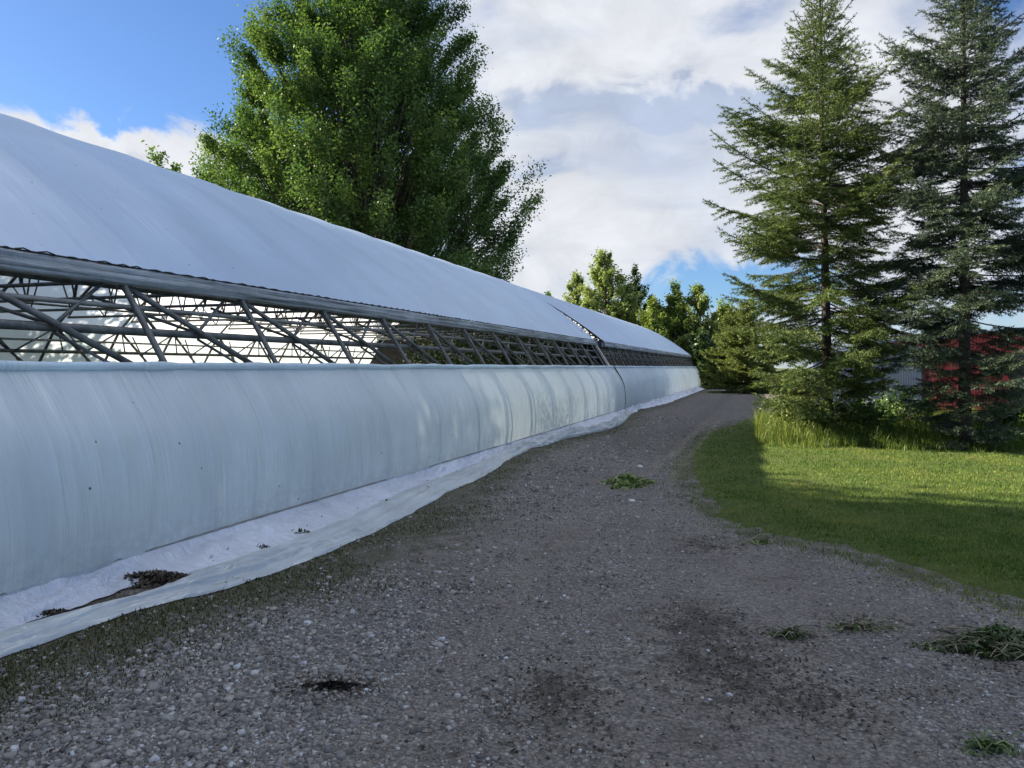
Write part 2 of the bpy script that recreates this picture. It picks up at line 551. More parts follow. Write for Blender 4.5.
# outer edge of the loose film along the wall, as (px, py) marks on the ground
FILM_OUT = [(-260, 772), (-120, 712), (0, 661), (60, 641), (130, 613), (200, 598), (270, 576), (340, 549), (400, 521), (440, 498), (480, 479), (505, 463), (530, 451), (560, 441), (600, 432), (622, 425), (631, 415),
            (640, 410), (655, 407), (672, 402), (690, 395), (704, 389.5)]
fo = np.array([ground(*p) for p in FILM_OUT])
FO_Y, FO_D = fo[:, 1], -fo[:, 0]
order = np.argsort(FO_Y); FO_Y, FO_D = FO_Y[order], FO_D[order]


def film_out(y): return np.interp(y, FO_Y, FO_D)


def grassy_at(x, y):
    """weedy strip beside the film and thin turf at the lawn's edge"""
    dist = film_out(y) + x                       # distance out from the film's edge (x is negative)
    w = .42 + .35 * np.exp(-((y - 6.0) / 3.5) ** 2)
    a = np.exp(-((np.clip(dist, -.4, None)) / (w * 1.35)) ** 2) * (dist > -.6)
    b = np.exp(-(np.minimum(lawn_sd(x, y), 0) / .10) ** 2)
    return np.maximum(a * 1.0, b * .7)


xs = np.concatenate([np.arange(-5.3, 6.0, .075), np.arange(6.0, 14.1, .4)])
ys = [-7.0]
while ys[-1] < 63.5:
    y = ys[-1]
    ys.append(y + (.5 if y < 1.5 else .05 + .0022 * max(y - 2, 0) ** 1.55))
ys = np.array(ys)
GX, GY = np.meshgrid(xs, ys)
LS = lawn_sd(GX, GY)
GZ = vnoise(GX, GY, .45, 3.1) * .022 + vnoise(GX, GY, 3.3, 8.7) * .009
_bend = .9 * np.maximum(0, 7 - GY) ** 1.35 * .12
rut = np.exp(-((GX + 1.75 - _bend * .4) / .26) ** 2) + np.exp(-((GX + .2 - _bend) / .30) ** 2)
GZ -= .014 * rut * smooth(-2, 2, GY) * (1 - smooth(20, 30, GY))
GZ = np.clip(GZ + .004, -.026, .06)
dirt = dirt_at(GX, GY) + .18 * rut * smooth(5, 9, GY) + .48 * smooth(9, 22, GY)
gras = grassy_at(GX, GY)
ni, nj = GX.shape
idx = np.arange(ni * nj).reshape(ni, nj)
Fq = np.stack([idx[:-1, :-1], idx[:-1, 1:], idx[1:, 1:], idx[1:, :-1]], -1).reshape(-1, 4)
keep = (LS[:-1, :-1].ravel() < .35) & (GX[:-1, :-1].ravel() < 12)
road = np_mesh('gravel_road', np.stack([GX, GY, GZ], -1).reshape(-1, 3), Fq[keep], 4, M_GRAVEL, None,
               {'dirt': dirt.ravel(), 'grassy': gras.ravel()}, True)
tag(road, 'grey gravel track beside the greenhouses with darker soil patches', 'road', kind='structure')


def road_z(x, y):
    i = np.clip(np.searchsorted(ys, y) - 1, 0, ni - 2); j = np.clip(np.searchsorted(xs, x) - 1, 0, nj - 2)
    fy = np.clip((y - ys[i]) / (ys[i+1] - ys[i]), 0, 1); fx = np.clip((x - xs[j]) / (xs[j+1] - xs[j]), 0, 1)
    return (GZ[i, j] * (1-fx) * (1-fy) + GZ[i, j+1] * fx * (1-fy) + GZ[i+1, j] * (1-fx) * fy + GZ[i+1, j+1] * fx * fy)


# lawn sheet, slightly crowned above the road
lx = np.arange(-1.6, 14, .09); ly = np.arange(1.5, 25.2, .09)
LX, LY = np.meshgrid(lx, ly)
S = lawn_sd(LX, LY)
LZ = -.05 + .085 * smooth(-.12, .45, S + .16 * vnoise(LX, LY, 4.5, 1.3)) + .02 * vnoise(LX, LY, .5, 5.5)
n1, n2 = LX.shape
idl = np.arange(n1 * n2).reshape(n1, n2)
Fl = np.stack([idl[:-1, :-1], idl[:-1, 1:], idl[1:, 1:], idl[1:, :-1]], -1).reshape(-1, 4)
lawn = np_mesh('lawn', np.stack([LX, LY, LZ], -1).reshape(-1, 3), Fl[(S[:-1, :-1].ravel() > -.3)], 4, M_LAWN, None, None, True)
tag(lawn, 'mown green lawn to the right of the gravel track', 'lawn', kind='structure')


def lawn_z(x, y):
    i = np.clip(np.searchsorted(ly, y) - 1, 0, n1 - 1); j = np.clip(np.searchsorted(lx, x) - 1, 0, n2 - 1)
    return LZ[i, j]


def blades(name, X, Y, Z, H, W, mat, lean=.5, parent=None, rnd=None, seg=1):
    """grass blades as bent strips"""
    n = len(X)
    a = RNG.uniform(0, 2 * np.pi, n); la = RNG.uniform(0, 2 * np.pi, n)
    ln = np.abs(RNG.normal(0, lean, n)) * H
    dx, dy = np.cos(a) * W / 2, np.sin(a) * W / 2
    base = np.stack([X, Y, Z], -1)
    v = np.empty((n, 5, 3))
    off = np.stack([dx, dy, np.zeros(n)], -1)
    tip = np.stack([np.cos(la) * ln, np.sin(la) * ln, np.sqrt(np.maximum(H ** 2 - ln ** 2 * .8, (H * .25) ** 2))], -1)
    midp = tip * np.array([.35, .35, .62])
    v[:, 0] = base - off; v[:, 1] = base + off
    v[:, 2] = base + midp + off * .75; v[:, 3] = base + midp - off * .75
    v[:, 4] = base + tip
    b = np.arange(n)[:, None] * 5
    tri = np.concatenate([b + [0, 1, 2], b + [0, 2, 3], b + [3, 2, 4]], 1).reshape(-1, 3)
    r = RNG.uniform(0, 1, n) if rnd is None else rnd
    return np_mesh(name, v.reshape(-1, 3), tri, 3, mat, parent, {'rnd': np.repeat(r, 5)})


def scatter(n, dlo, dhi, pxlo=-40, pxhi=1064, power=1.0):
    """random ground points, denser towards the viewer's side of the lawn (1/depth)"""
    u = RNG.uniform(0, 1, n)
    dep = dlo * (dhi / dlo) ** (u ** power)
    px = RNG.uniform(pxlo, pxhi, n)
    uu = (px - CX) / F_PX * dep
    return uu * cs - dep * sn, uu * sn + dep * cs, dep


# lawn grass
X, Y, D = scatter(330000, 4.2, 24)
s_ = lawn_sd(X, Y) + .10 * RNG.normal(0, 1, len(X))
k = (s_ > -.30) & (RNG.uniform(0, 1, len(X)) < .9 * smooth(-.38, .45, s_)) & (X < 13.5)
X, Y, D, s_ = X[k], Y[k], D[k], s_[k]
pn = vnoise(X[::1], Y[::1], .8, 2.2) if len(X) < 60000 else None
LN = vnoise(LX, LY, .9, 2.2) * .55 + vnoise(LX, LY, 3.5, 6.2) * .35
ri = np.clip(np.searchsorted(ly, Y) - 1, 0, n1 - 1); rj = np.clip(np.searchsorted(lx, X) - 1, 0, n2 - 1)
r = np.clip(RNG.normal(.42, .2, len(X)) + .9 * LN[ri, rj] + .25 * np.exp(-(s_ / .3) ** 2), 0, 1)
tag(blades('lawn_grass', X, Y, np.where(s_ > .15, lawn_z(X, Y), np.maximum(lawn_z(X, Y), road_z(X, Y))) - .004, RNG.uniform(.016, .042, len(X)), .004 + .0006 * D, M_BLADE, .6, None, r),
    'short mown grass blades covering the lawn', 'grass', kind='stuff')

# weeds along the film and thin tufts on the track
X, Y, D = scatter(300000, 3.0, 32, -60, 720)
dist = film_out(Y) + X
pr = grassy_at(X, Y) * smooth(-.03, .03, dist) * (lawn_sd(X, Y) < -.6)
patch = np.array([mnoise.noise((a * 1.6, b * 1.6, 4.4)) for a, b in zip(X, Y)])
k = (RNG.uniform(0, 1, len(X)) < pr * smooth(-.35, .35, patch))
X, Y, D = X[k], Y[k], D[k]
tag(blades('verge_grass', X, Y, road_z(X, Y) - .004, RNG.uniform(.008, .034, len(X)), .0045 + .0006 * D, M_VERGE, 1.0, None, np.clip(RNG.normal(.35, .25, len(X)), 0, 1)),
    'thin weedy grass growing between the film and the gravel', 'grass', kind='stuff')


def rut_at(x, y):
    bend = .9 * np.maximum(0, 7 - y) ** 1.35 * .12
    return (np.exp(-((x + 1.75 - bend * .4) / .26) ** 2) + np.exp(-((x + .2 - bend) / .30) ** 2)) * smooth(-1, 3, y)


# gravel stones
def stones(name, n, dlo, dhi, smin, smax, mat=None, soil=False):
    X, Y, D = scatter(n, dlo, dhi)
    ls = lawn_sd(X, Y); dist = film_out(Y) + X
    gn = np.array([mnoise.noise((a * .7, b * .7, 9.4)) for a, b in zip(X, Y)])
    left = smooth(-.3, -2.2, X) if False else np.clip((-X - .2) / 2.0, 0, 1)
    p = .25 + .55 * left + .5 * gn - .55 * np.minimum(dirt_at(X, Y), 1) - 1.0 * grassy_at(X, Y) - .40 * rut_at(X, Y)
    if soil: p = 1.3 * (dirt_at(X, Y) - .12) * (.6 + .9 * gn) + .02
    k = (ls < -.02) & (dist > -.02) & (RNG.uniform(0, 1, n) < np.clip(p, .01 if soil else .05, 1))
    X, Y, D = X[k], Y[k], D[k]; n = len(X)
    s = np.clip(np.exp(RNG.normal(math.log(.0088), .50, n)), smin, smax) * (1 + .03 * D)
    s *= (.8 + .5 * np.clip((-X - .5) / 2.5, 0, 1))
    c = np.array([(x, y, z) for x in (-1, 1) for y in (-1, 1) for z in (-1, 1)], float)
    v = c[None] * RNG.uniform(.45, 1.0, (n, 8, 3))
    v[:, :, 0] *= RNG.uniform(.7, 1.3, (n, 1)); v[:, :, 2] *= RNG.uniform(.45, .8, (n, 1))
    tx = RNG.normal(0, .3, n)[:, None]
    z = v[:, :, 2] * np.cos(tx) + v[:, :, 0] * np.sin(tx); x0 = v[:, :, 0] * np.cos(tx) - v[:, :, 2] * np.sin(tx)
    a = RNG.uniform(0, 6.28, n)[:, None]
    x = x0 * np.cos(a) - v[:, :, 1] * np.sin(a); y = x0 * np.sin(a) + v[:, :, 1] * np.cos(a)
    v = np.stack([x, y, z], -1) * s[:, None, None] * .5
    v += np.stack([X, Y, road_z(X, Y) + s * .10], -1)[:, None]
    q = np.array([[0, 1, 3, 2], [4, 6, 7, 5], [0, 4, 5, 1], [2, 3, 7, 6], [1, 5, 7, 3]])
    Fq = (np.arange(n)[:, None, None] * 8 + q[None]).reshape(-1, 4)
    tri = np.concatenate([Fq[:, [0, 1, 2]], Fq[:, [0, 2, 3]]])
    return np_mesh(name, v.reshape(-1, 3), tri, 3, mat or M_STONE, None, {'rnd': np.repeat(np.clip(RNG.normal(.44, .25, n), 0, 1), 8)})


tag(stones('gravel', 330000, 2.5, 24, .006, .036), 'loose grey gravel stones scattered over the track', 'gravel', kind='stuff')
M_CLOD = leaf_mat('soil_clod', (.026, .021, .016), (.060, .048, .036), (.13, .11, .085), 0, .02)
tag(stones('soil_crumbs', 170000, 2.5, 16, .005, .017, M_CLOD, True), 'dark soil crumbs lying in patches on the track', 'soil', kind='stuff')


# ------------------------------------------------------------------ greenhouses
RIDGE_D, RIDGE_Z = 9.4, 4.66


def catmull(pts, n=6):
    P = [pts[0]] + list(pts) + [pts[-1]]
    out = []
    for i in range(1, len(P) - 2):
        p0, p1, p2, p3 = (np.array(P[j], float) for j in (i-1, i, i+1, i+2))
        for k in range(n):
            t = k / n
            out.append(tuple(.5 * ((2*p1) + (-p0+p2)*t + (2*p0-5*p1+4*p2-p3)*t*t + (-p0+3*p1-3*p2+p3)*t**3)))
    out.append(tuple(pts[-1]))
    return out


def make_house(label, y0, y1, eave, wall, bay, near_end, first):
    L = y1 - y0
    ed, ez = eave
    root = thing('greenhouse', label, 'greenhouse', (-RIDGE_D, y0, 0), 0, 'plastic covered greenhouses')
    W = lambda d, y, z: (RIDGE_D - d, y - y0, z)          # wall distance -> local coordinates

    def roof_pt(s):                                         # s 0 at the eave, 1 at the ridge
        d = ed + (RIDGE_D - ed) * s
        return d, ez + (RIDGE_Z - ez) * (1 - (1 - s) ** (1.62 if first else 1.50))
    wallc = catmull(wall + [eave], 5)                       # foot -> eave
    half = wallc + [roof_pt(s) for s in np.linspace(.08, 1, 14)]
    full = half + [(2 * RIDGE_D - d, z) for d, z in half[-2::-1]]

    # --- frame: one arch with its truss, copied along the house
    ny = int(round(L / bay))
    m = MB(); m.path([W(d + .03, y0, max(z - .02, -.02)) if d < RIDGE_D else W(d - .03, y0, max(z - .02, -.02)) for d, z in full], (.030), 6)
    arch = m.build('arch', M_PIPE, root, True)
    m = MB()
    tz = ez + .16
    d0, d1 = ed + .35, 2 * RIDGE_D - ed - .35
    m.path([W(d0, y0, tz), W(d1, y0, tz)], .024, 6)
    nweb = 8
    for i in range(nweb):
        a = d0 + (d1 - d0) * i / nweb; b = d0 + (d1 - d0) * (i + .5) / nweb; c = d0 + (d1 - d0) * (i + 1) / nweb
        def zt(d):
            s = (min(d, 2 * RIDGE_D - d) - ed) / (RIDGE_D - ed)
            return roof_pt(s)[1] - .03
        m.path([W(a, y0, tz), W(b, y0, zt(b))], .014, 5); m.path([W(b, y0, zt(b)), W(c, y0, tz)], .014, 5)
    truss = m.build('roof_truss', M_PIPE, root, True)
    sd_, sz_ = wall[-1]
    proto = {'a': arch, 't': truss}
    for sgn in (1, -1):
        m = MB()
        Q = (lambda d, y, z: W(d, y, z)) if sgn > 0 else (lambda d, y, z: W(2 * RIDGE_D - d, y, z))
        m.path([Q(ed + .06, y0, ez - .06), Q(sd_ + .06, y0 + bay * .95, sz_ - .1)], .028, 6)      # long wind brace
        m.path([Q(ed + .08, y0, ez - .04), Q(sd_ + .40, y0 + bay * .18, 1.86)], .016, 5)           # thin strut to the rail
        m.path([Q(sd_ + .42, y0 + bay * .50, 1.86), Q(ed + .10, y0 + bay * .98, ez - .03)], .018, 5)
        m.path([Q(ed + .38, y0, ez - .18), Q(sd_ + .34, y0 + bay * .5, 1.86)], .016, 5)
        m.path([Q(sd_ + .40, y0 + bay * .5, 1.82), Q(sd_ + .06, y0 + bay * .5 + .5, 1.45)], .014, 5)
        proto['b%d' % sgn] = m.build('brace', M_PIPE, root, True)
    first_y = y0 + bay * .5 if not first else 5.37 - bay * math.floor((5.37 - y0) / bay)
    yy = first_y
    used = set()
    while yy < y1 - .1:
        for kx, src in proto.items():
            if kx[0] == 'b' and yy + bay > y1: continue
            if kx not in used: o = src; used.add(kx)
            else:
                o = src.copy(); COL.objects.link(o); o.parent = root
            o.location = (0, yy - y0, 0)
        yy += bay
    # --- long rails, both sides
    for sgn in (1, -1):
        Q = (lambda d, y, z: W(d, y, z)) if sgn > 0 else (lambda d, y, z: W(2 * RIDGE_D - d, y, z))
        for dd, zz, rr, mt, nm in ((sd_ + .40, 1.86, .036, M_PIPE, 'rail'), (sd_ + .52, 2.08, .022, M_PIPEL, 'rail'), (ed + .36, ez - .05, .05, M_PIPE, 'rail'),
                                   (ed + .75, ez + .34, .022, M_PIPE, 'purlin'), (ed + 1.9, ez + 1.15, .020, M_PIPE, 'purlin'), (sd_ + .03, sz_ - .01, .024, M_PIPEL, 'sill_rail')):
            m = MB(); m.path([Q(dd, y0 + .05, zz), Q(dd, y1 - .05, zz)], rr, 8)
            m.build(nm, mt, root, True)
    m = MB(); m.path([W(RIDGE_D, y0 + .05, RIDGE_Z - .06), W(RIDGE_D, y1 - .05, RIDGE_Z - .06)], .025, 8); m.build('ridge_pole', M_PIPE, root, True)

    # --- roof film: stretched over the arches, drawn back at the joint between the houses
    step = .08 if first else .16
    yv = np.arange(y0, y1 + step * .5, step)
    yv[-1] = y1
    sv = np.linspace(0, 1, 22)
    rows = []
    for y in yv:
        row = []
        ph = math.cos(2 * math.pi * (y - first_y) / bay)
        for side in (1, -1):
            for s in (sv if side > 0 else sv[-2::-1]):
                d, z = roof_pt(s)
                hoop = .007 * math.sin(math.pi * min(max(s, .0), 1)) * math.exp(-(((y - first_y + bay / 2) % bay - bay / 2) / .045) ** 2)
                bil = hoop + .024 * (ph - .3) * math.sin(math.pi * min(s * 1.1, 1)) + (.012 * nz(d * .5, y * .35, 2 + y0) + .012 * nz(d * 1.3, y * 1.8 + d * .8, 7)) * (1 - .85 * s)
                if first: pull = .32 * max(0, 1 - s * 1.6) ** 1.5 * smooth(y1 - 2.0, y1, y)
                else: pull = -.30 * max(0, 1 - s * 1.6) ** 1.2 * (1 - smooth(y0, y0 + 2.0, y))
                lift = .05 + bil + (.10 * math.exp(-(s / .05) ** 2) * 0)
                dd = d - .03 * (1 - s)
                X_ = W(dd, y - pull, z + lift)
                row.append(X_ if side > 0 else (-X_[0], X_[1], X_[2]))
        rows.append(row)
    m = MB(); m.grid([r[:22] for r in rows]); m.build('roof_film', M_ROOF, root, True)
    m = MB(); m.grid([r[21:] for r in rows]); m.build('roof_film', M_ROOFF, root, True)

    # --- near wall curtain with folds, far wall film
    cw = catmull(wall, 8)
    wp = cw[1:]
    stepc = .04 if first else .10
    yv = np.arange(y0 + (0 if first else .12), y1, stepc)
    rows = []
    for y in yv:
        row = []
        clump = .5 + .5 * nz(y * .45, 3.3, y0)
        rib = math.exp(-(((y - first_y + bay / 2) % bay - bay / 2) / .05) ** 2)
        for i, (d, z) in enumerate(wp):
            h = i / (len(wp) - 1)
            amp = .004 + .012 * clump * math.sin(math.pi * (1 - h)) ** .6
            w = amp * nz(y * 7.5 + .8 * nz(y * 1.1, h * 2, 5), h * 1.3, 1.5) + .007 * nz(y * 17, h * 2.2, 4) * clump + .035 * nz(y * .6, h * 1.2, 11) * math.sin(math.pi * h)
            top = math.exp(-((1 - h) / .10) ** 2) * .012 * nz(y * 1.3, 5, 2)
            row.append(W(d - .035 - w - .008 * rib, y, z + top))
        rows.append(row)
    m = MB(); m.grid(rows); m.build('side_curtain', M_CURT, root, True)
    m = MB()
    m.grid([[W(2 * RIDGE_D - d + .03, y, z) for d, z in wallc[1:]] for y in np.arange(y0, y1 + .1, .5)])
    m.build('far_curtain', M_FARC, root, True)
    # roll of film along the sill
    m = MB(); P = []; rr = []
    for y in np.arange(y0 + .05, y1, .12):
        P.append(W(sd_ - .045 + .008 * nz(y * 1.7, 0, 3), y, sz_ + .01 + .012 * nz(y * .8, 7, 3))); rr.append(.032 + .012 * nz(y * 3, 1, 8))
    m.path(P, rr, 8); m.build('curtain_roll', M_CURT, root, True)

    # --- eave: hip board, gathered film flap, wiggle wire
    m = MB(); m.box(W(ed + .05, y0 + .02, ez - .10), W(ed - .005, y1 - .02, ez + .035)); 
    m.build('hip_board', M_RAIL, root)
    m = MB(); rows = []
    prof = [(-.012, .06), (-.03, .048), (-.045, .03), (-.035, .005), (-.05, -.02), (-.06, -.05), (-.045, -.07), (-.06, -.085), (-.05, -.10), (-.03, -.105)]
    for y in np.arange(y0, y1, .07):
        rows.append([W(ed + a - .030 * abs(nz(y * .9, i * 1.3, 3)) - .008 * nz(y * 4, i * 1.7, 6), y, ez + b + .012 * nz(y * .9, i * .45, 9)) for i, (a, b) in enumerate(prof)])
    m.grid(rows); m.build('eave_flap', film_eave, root, True)
    m = MB()
    m.path([W(ed - .02, y0 + .03, ez + .062), W(ed - .02, y1 - .03, ez + .062)], .009, 5)
    y = y0 + .1
    while y < min(y1, 30) - .2:
        l_ = random.uniform(.05, .16)
        m.path([W(ed - .028, y, ez + .066), W(ed - .034, y + l_ / 2, ez + random.uniform(.066, .08)), W(ed - .028, y + l_, ez + .066)], .006, 4)
        y += l_ + random.uniform(.02, .12)
    m.build('wire_lock', M_DARK, root)

    # --- base: board and skirt film
    m = MB()
    m.path([W(wall[0][0] - .045, y0, .165), W(wall[0][0] - .045, y1, .165)], .011, 6)
    m.build('hem_pipe', M_PIPEL, root)
    m = MB(); rows = []
    for y in np.arange(y0, y1 + .05, .045 if first else .09):
        o = film_out(y) if not first else film_out(y) + .40 - .25 * float(smooth(10, 13, y))
        d_out = min(max(o if not first else (wall[0][0] - .30) * (1 - float(smooth(4.2, 4.8, y))) + min(o, wall[0][0] - .30) * float(smooth(4.2, 4.8, y)), 3.2), wall[0][0] - .22) + .05 * nz(y * 1.3, 2, 6)
        row = []
        for i in range(16):
            s = i / 15
            d = wall[0][0] - .045 + (d_out - wall[0][0] + .045) * s ** 1.3
            z = .16 * (1 - s) ** 1.4 + .004
            fold = nz(y * 9, s * 1.2, 3) * .034 + nz(y * 3.2 + s * 2, s * 2.5, 8) * .045
            rumple = (.025 if first else .17) * max(0, nz(y * 2.1, s * 4, 13) + .25) * math.sin(math.pi * s)
            gz_ = float(road_z(np.array([-d]), np.array([y]))[0]) * min(1, s * 1.5)
            row.append(W(d - fold * .8 * min(1, s * 3), y, gz_ + max(z + (fold * min(1, s * 4) * (1 - s) ** .3 + rumple), .014 if s > .9 else .016)))
        rows.append(row)
    m.grid(rows); m.build('skirt_film', M_SKIRT, root, True)

    # --- end walls
    for ye in ([y0 + .02] if near_end else []) + [y1 - .03]:
        m = MB()
        poly = [W(d, ye, max(z, 0)) for d, z in full]
        i0 = len(m.v); m.v += poly; m.v += [(x, y + .02, z) for x, y, z in poly]; n = len(poly)
        m.f.append(tuple(range(n))); m.f.append(tuple(range(2 * n - 1, n - 1, -1)))
        for i in range(n): m.f.append((i, n + i, n + (i + 1) % n, (i + 1) % n))
        m.build('end_wall', M_BOARD if ye > y0 + 1 else M_ROOF, root)
    if first:                                            # dark strip painting in the shade of the slit between the roofs, pale strip down the wall
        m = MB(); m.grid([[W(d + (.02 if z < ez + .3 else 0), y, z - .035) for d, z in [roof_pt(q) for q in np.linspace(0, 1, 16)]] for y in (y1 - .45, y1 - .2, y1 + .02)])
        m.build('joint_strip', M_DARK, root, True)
        m = MB(); m.grid([[W(d - .012, y, z) for d, z in cw[1:]] for y in (y1 - .10, y1 + .03, y1 + .22)])
        m.build('joint_strip', M_CURT, root, True)
    # pale end post at the joint
    if first:
        m = MB(); b = [W(sd_ - .03, y1 - .20, sz_ - .05), W(ed - .02, y1 - .20, ez - .04)]
        (xa, ya, za), (xb, yb, zb) = b
        for (x, y, z) in ((xa, ya, za), (xb, yb, zb)):
            m.v += [(x, y - .12, z), (x, y + .12, z), (x - .05, y + .12, z - .03), (x - .05, y - .12, z - .03)]
        m.f += [(0, 1, 5, 4), (1, 2, 6, 5), (2, 3, 7, 6), (3, 0, 4, 7), (3, 2, 1, 0), (4, 5, 6, 7)]
        m.build('end_post', M_POST, root)
    return root


film_eave = film_mat('eave_film', (.50, .54, .58), .2, .10, .4, .8, (6, 2, 40), False, 0, .35, band=(14, .55, 42))
WALL1 = [(4.46, -.02), (4.45, .16), (4.43, .55), (4.52, 1.05), (4.84, 1.55)]
WALL2 = [(4.46, -.02), (4.45, .16), (4.42, .55), (4.50, 1.05), (4.79, 1.55)]
H1 = make_house('long white plastic greenhouse with an open side vent, the nearer one along the gravel track', -6.0, 25.5, (5.36, 2.37), WALL1, 1.6, True, True)
H2 = make_house('farther white plastic greenhouse beyond the dark slit in the roofs, ending by the trees', 25.53, 58.0, (5.14, 2.335), WALL2, 1.6, False, False)

def inside_plants():
    n = 26000
    nc = 150
    cy = RNG.uniform(15.5, 25.0, nc); cd = RNG.uniform(6.2, 12.8, nc); cz = RNG.uniform(.6, 2.35, nc)
    ci = RNG.integers(0, nc, n)
    pxs = CX + F_PX * (-cd * cs + cy * sn) / (cd * sn + cy * cs)
    cy = np.where(pxs < 405, 24.3, cy); cd = np.where(pxs < 405, RNG.uniform(6, 11, nc), cd)
    C = np.stack([-cd[ci], cy[ci], cz[ci]], -1) + RNG.normal(0, .22, (n, 3))
    V, F_ = leaf_quads(C, RNG.uniform(.05, .13, n))
    bloom = RNG.uniform(0, 1, nc) < .22
    rnd = np.where(bloom[ci] & (RNG.uniform(0, 1, n) < .4), RNG.uniform(.85, 1, n), RNG.uniform(0, .55, n))
    o = np_mesh('greenhouse_plants', V, F_, 4, M_INSIDE, None, {'rnd': np.repeat(rnd, 4)})
    tag(o, 'dark leafy plants with pale blooms crowded inside the near greenhouse', 'plants', kind='stuff')


# loose sheet of film lying on the ground along the first house
rows = []
IN = np.array([ground(*p) for p in [(-260, 735), (-120, 682), (0, 636), (60, 617), (110, 606), (160, 592), (200, 577), (260, 556), (340, 524), (420, 497), (480, 470), (520, 451), (560, 437), (600, 426), (626, 417)]])
o_ = np.argsort(IN[:, 1]); IN_Y, IN_D = IN[o_, 1], -IN[o_, 0]
attrs_t = []
for y in np.arange(-1.0, 25.4, .05):
    do = film_out(y) + .03 * nz(y * 1.2, 4, 4) + .015 * nz(y * 4, 4, 9); ov = float(smooth(4.2, 4.8, y)); wid = .50 - .26 * float(smooth(10, 13, y)); di = max(np.interp(y, IN_Y, IN_D) * (1 - ov) + (do + wid) * ov, do + .18)
    far = float(smooth(11, 15, y))
    row = []
    for i in range(34):
        t = i / 33
        d = di + (do - di) * t
        d += .03 * nz(y * 1.4, t * 3, 21)
        f1 = (1 - abs(nz(y * .55 + 1.2 * t, t * 4.2 + .5 * nz(y * .8, 1, 1), 5)) * 2.2)
        f2 = 1 - abs(nz(y * 2.1 + t * 3, t * 6 + y * .4, 15)) * 2.5
        z = .014 + .022 * ov * (1 - t) + (.02 + .06 * far) * max(f1, 0) ** 2.5 * math.sin(math.pi * t) ** .5 + (.008 + .04 * far) * max(f2, 0) * math.sin(math.pi * t)
        z += .022 * math.exp(-((t - .93) / .05) ** 2) * (.6 + nz(y * 1.7, 3, 3)) + (.006 + .016 * far) * nz(y * 5, t * 9, 2)
        near = 1 - float(smooth(10, 13, y))
        for q, (tq, hq) in enumerate(((.36, .045), (.66, .06))):
            t0 = tq + .16 * nz(y * .42, q * 3.1, 33); u_ = (t - t0) / (.045 if t > t0 else .14)
            z += near * hq * max(0, .55 + 1.1 * nz(y * .33, q * 5.0, 41)) * math.exp(-u_ * u_)
        z += (1 - near) * .07 * math.sin(math.pi * t) * (.8 + nz(y * 1.3, 2, 55))
        if i == 33: z = .006
        zz = float(road_z(np.array([-d]), np.array([y]))[0])
        row.append((-d, y, zz + max(z, .008)))
    rows.append(row)
m = MB(); m.grid(rows)
tag(m.build('loose_plastic_sheet', M_SHEET, None, True), 'crumpled loose plastic sheet lying on the ground along the near greenhouse', 'plastic sheet')


# ------------------------------------------------------------------ vegetation
def leaf_quads(C, size, up=.35, asp=.62):
    """diamond leaves at points C (n,3) ; size array"""
    n = len(C)
    nrm = RNG.normal(0, 1, (n, 3)); nrm[:, 2] = np.abs(nrm[:, 2]) + up
    nrm /= np.linalg.norm(nrm, axis=1, keepdims=True)
    a = RNG.normal(0, 1, (n, 3)); a[:, 2] -= .4
    a -= nrm * np.sum(a * nrm, 1, keepdims=True)
    a /= np.linalg.norm(a, axis=1, keepdims=True) + 1e-9
    b = np.cross(nrm, a)
    s = size[:, None]
    v = np.empty((n, 4, 3))
    v[:, 0] = C - a * s * .5; v[:, 2] = C + a * s * .5
    v[:, 1] = C - a * s * .08 + b * s * asp * .5 + nrm * s * .06; v[:, 3] = C - a * s * .08 - b * s * asp * .5 + nrm * s * .06
    f = np.arange(n * 4).reshape(n, 4)
    return v.reshape(-1, 3), f


LEAF_SEED = [3.7]


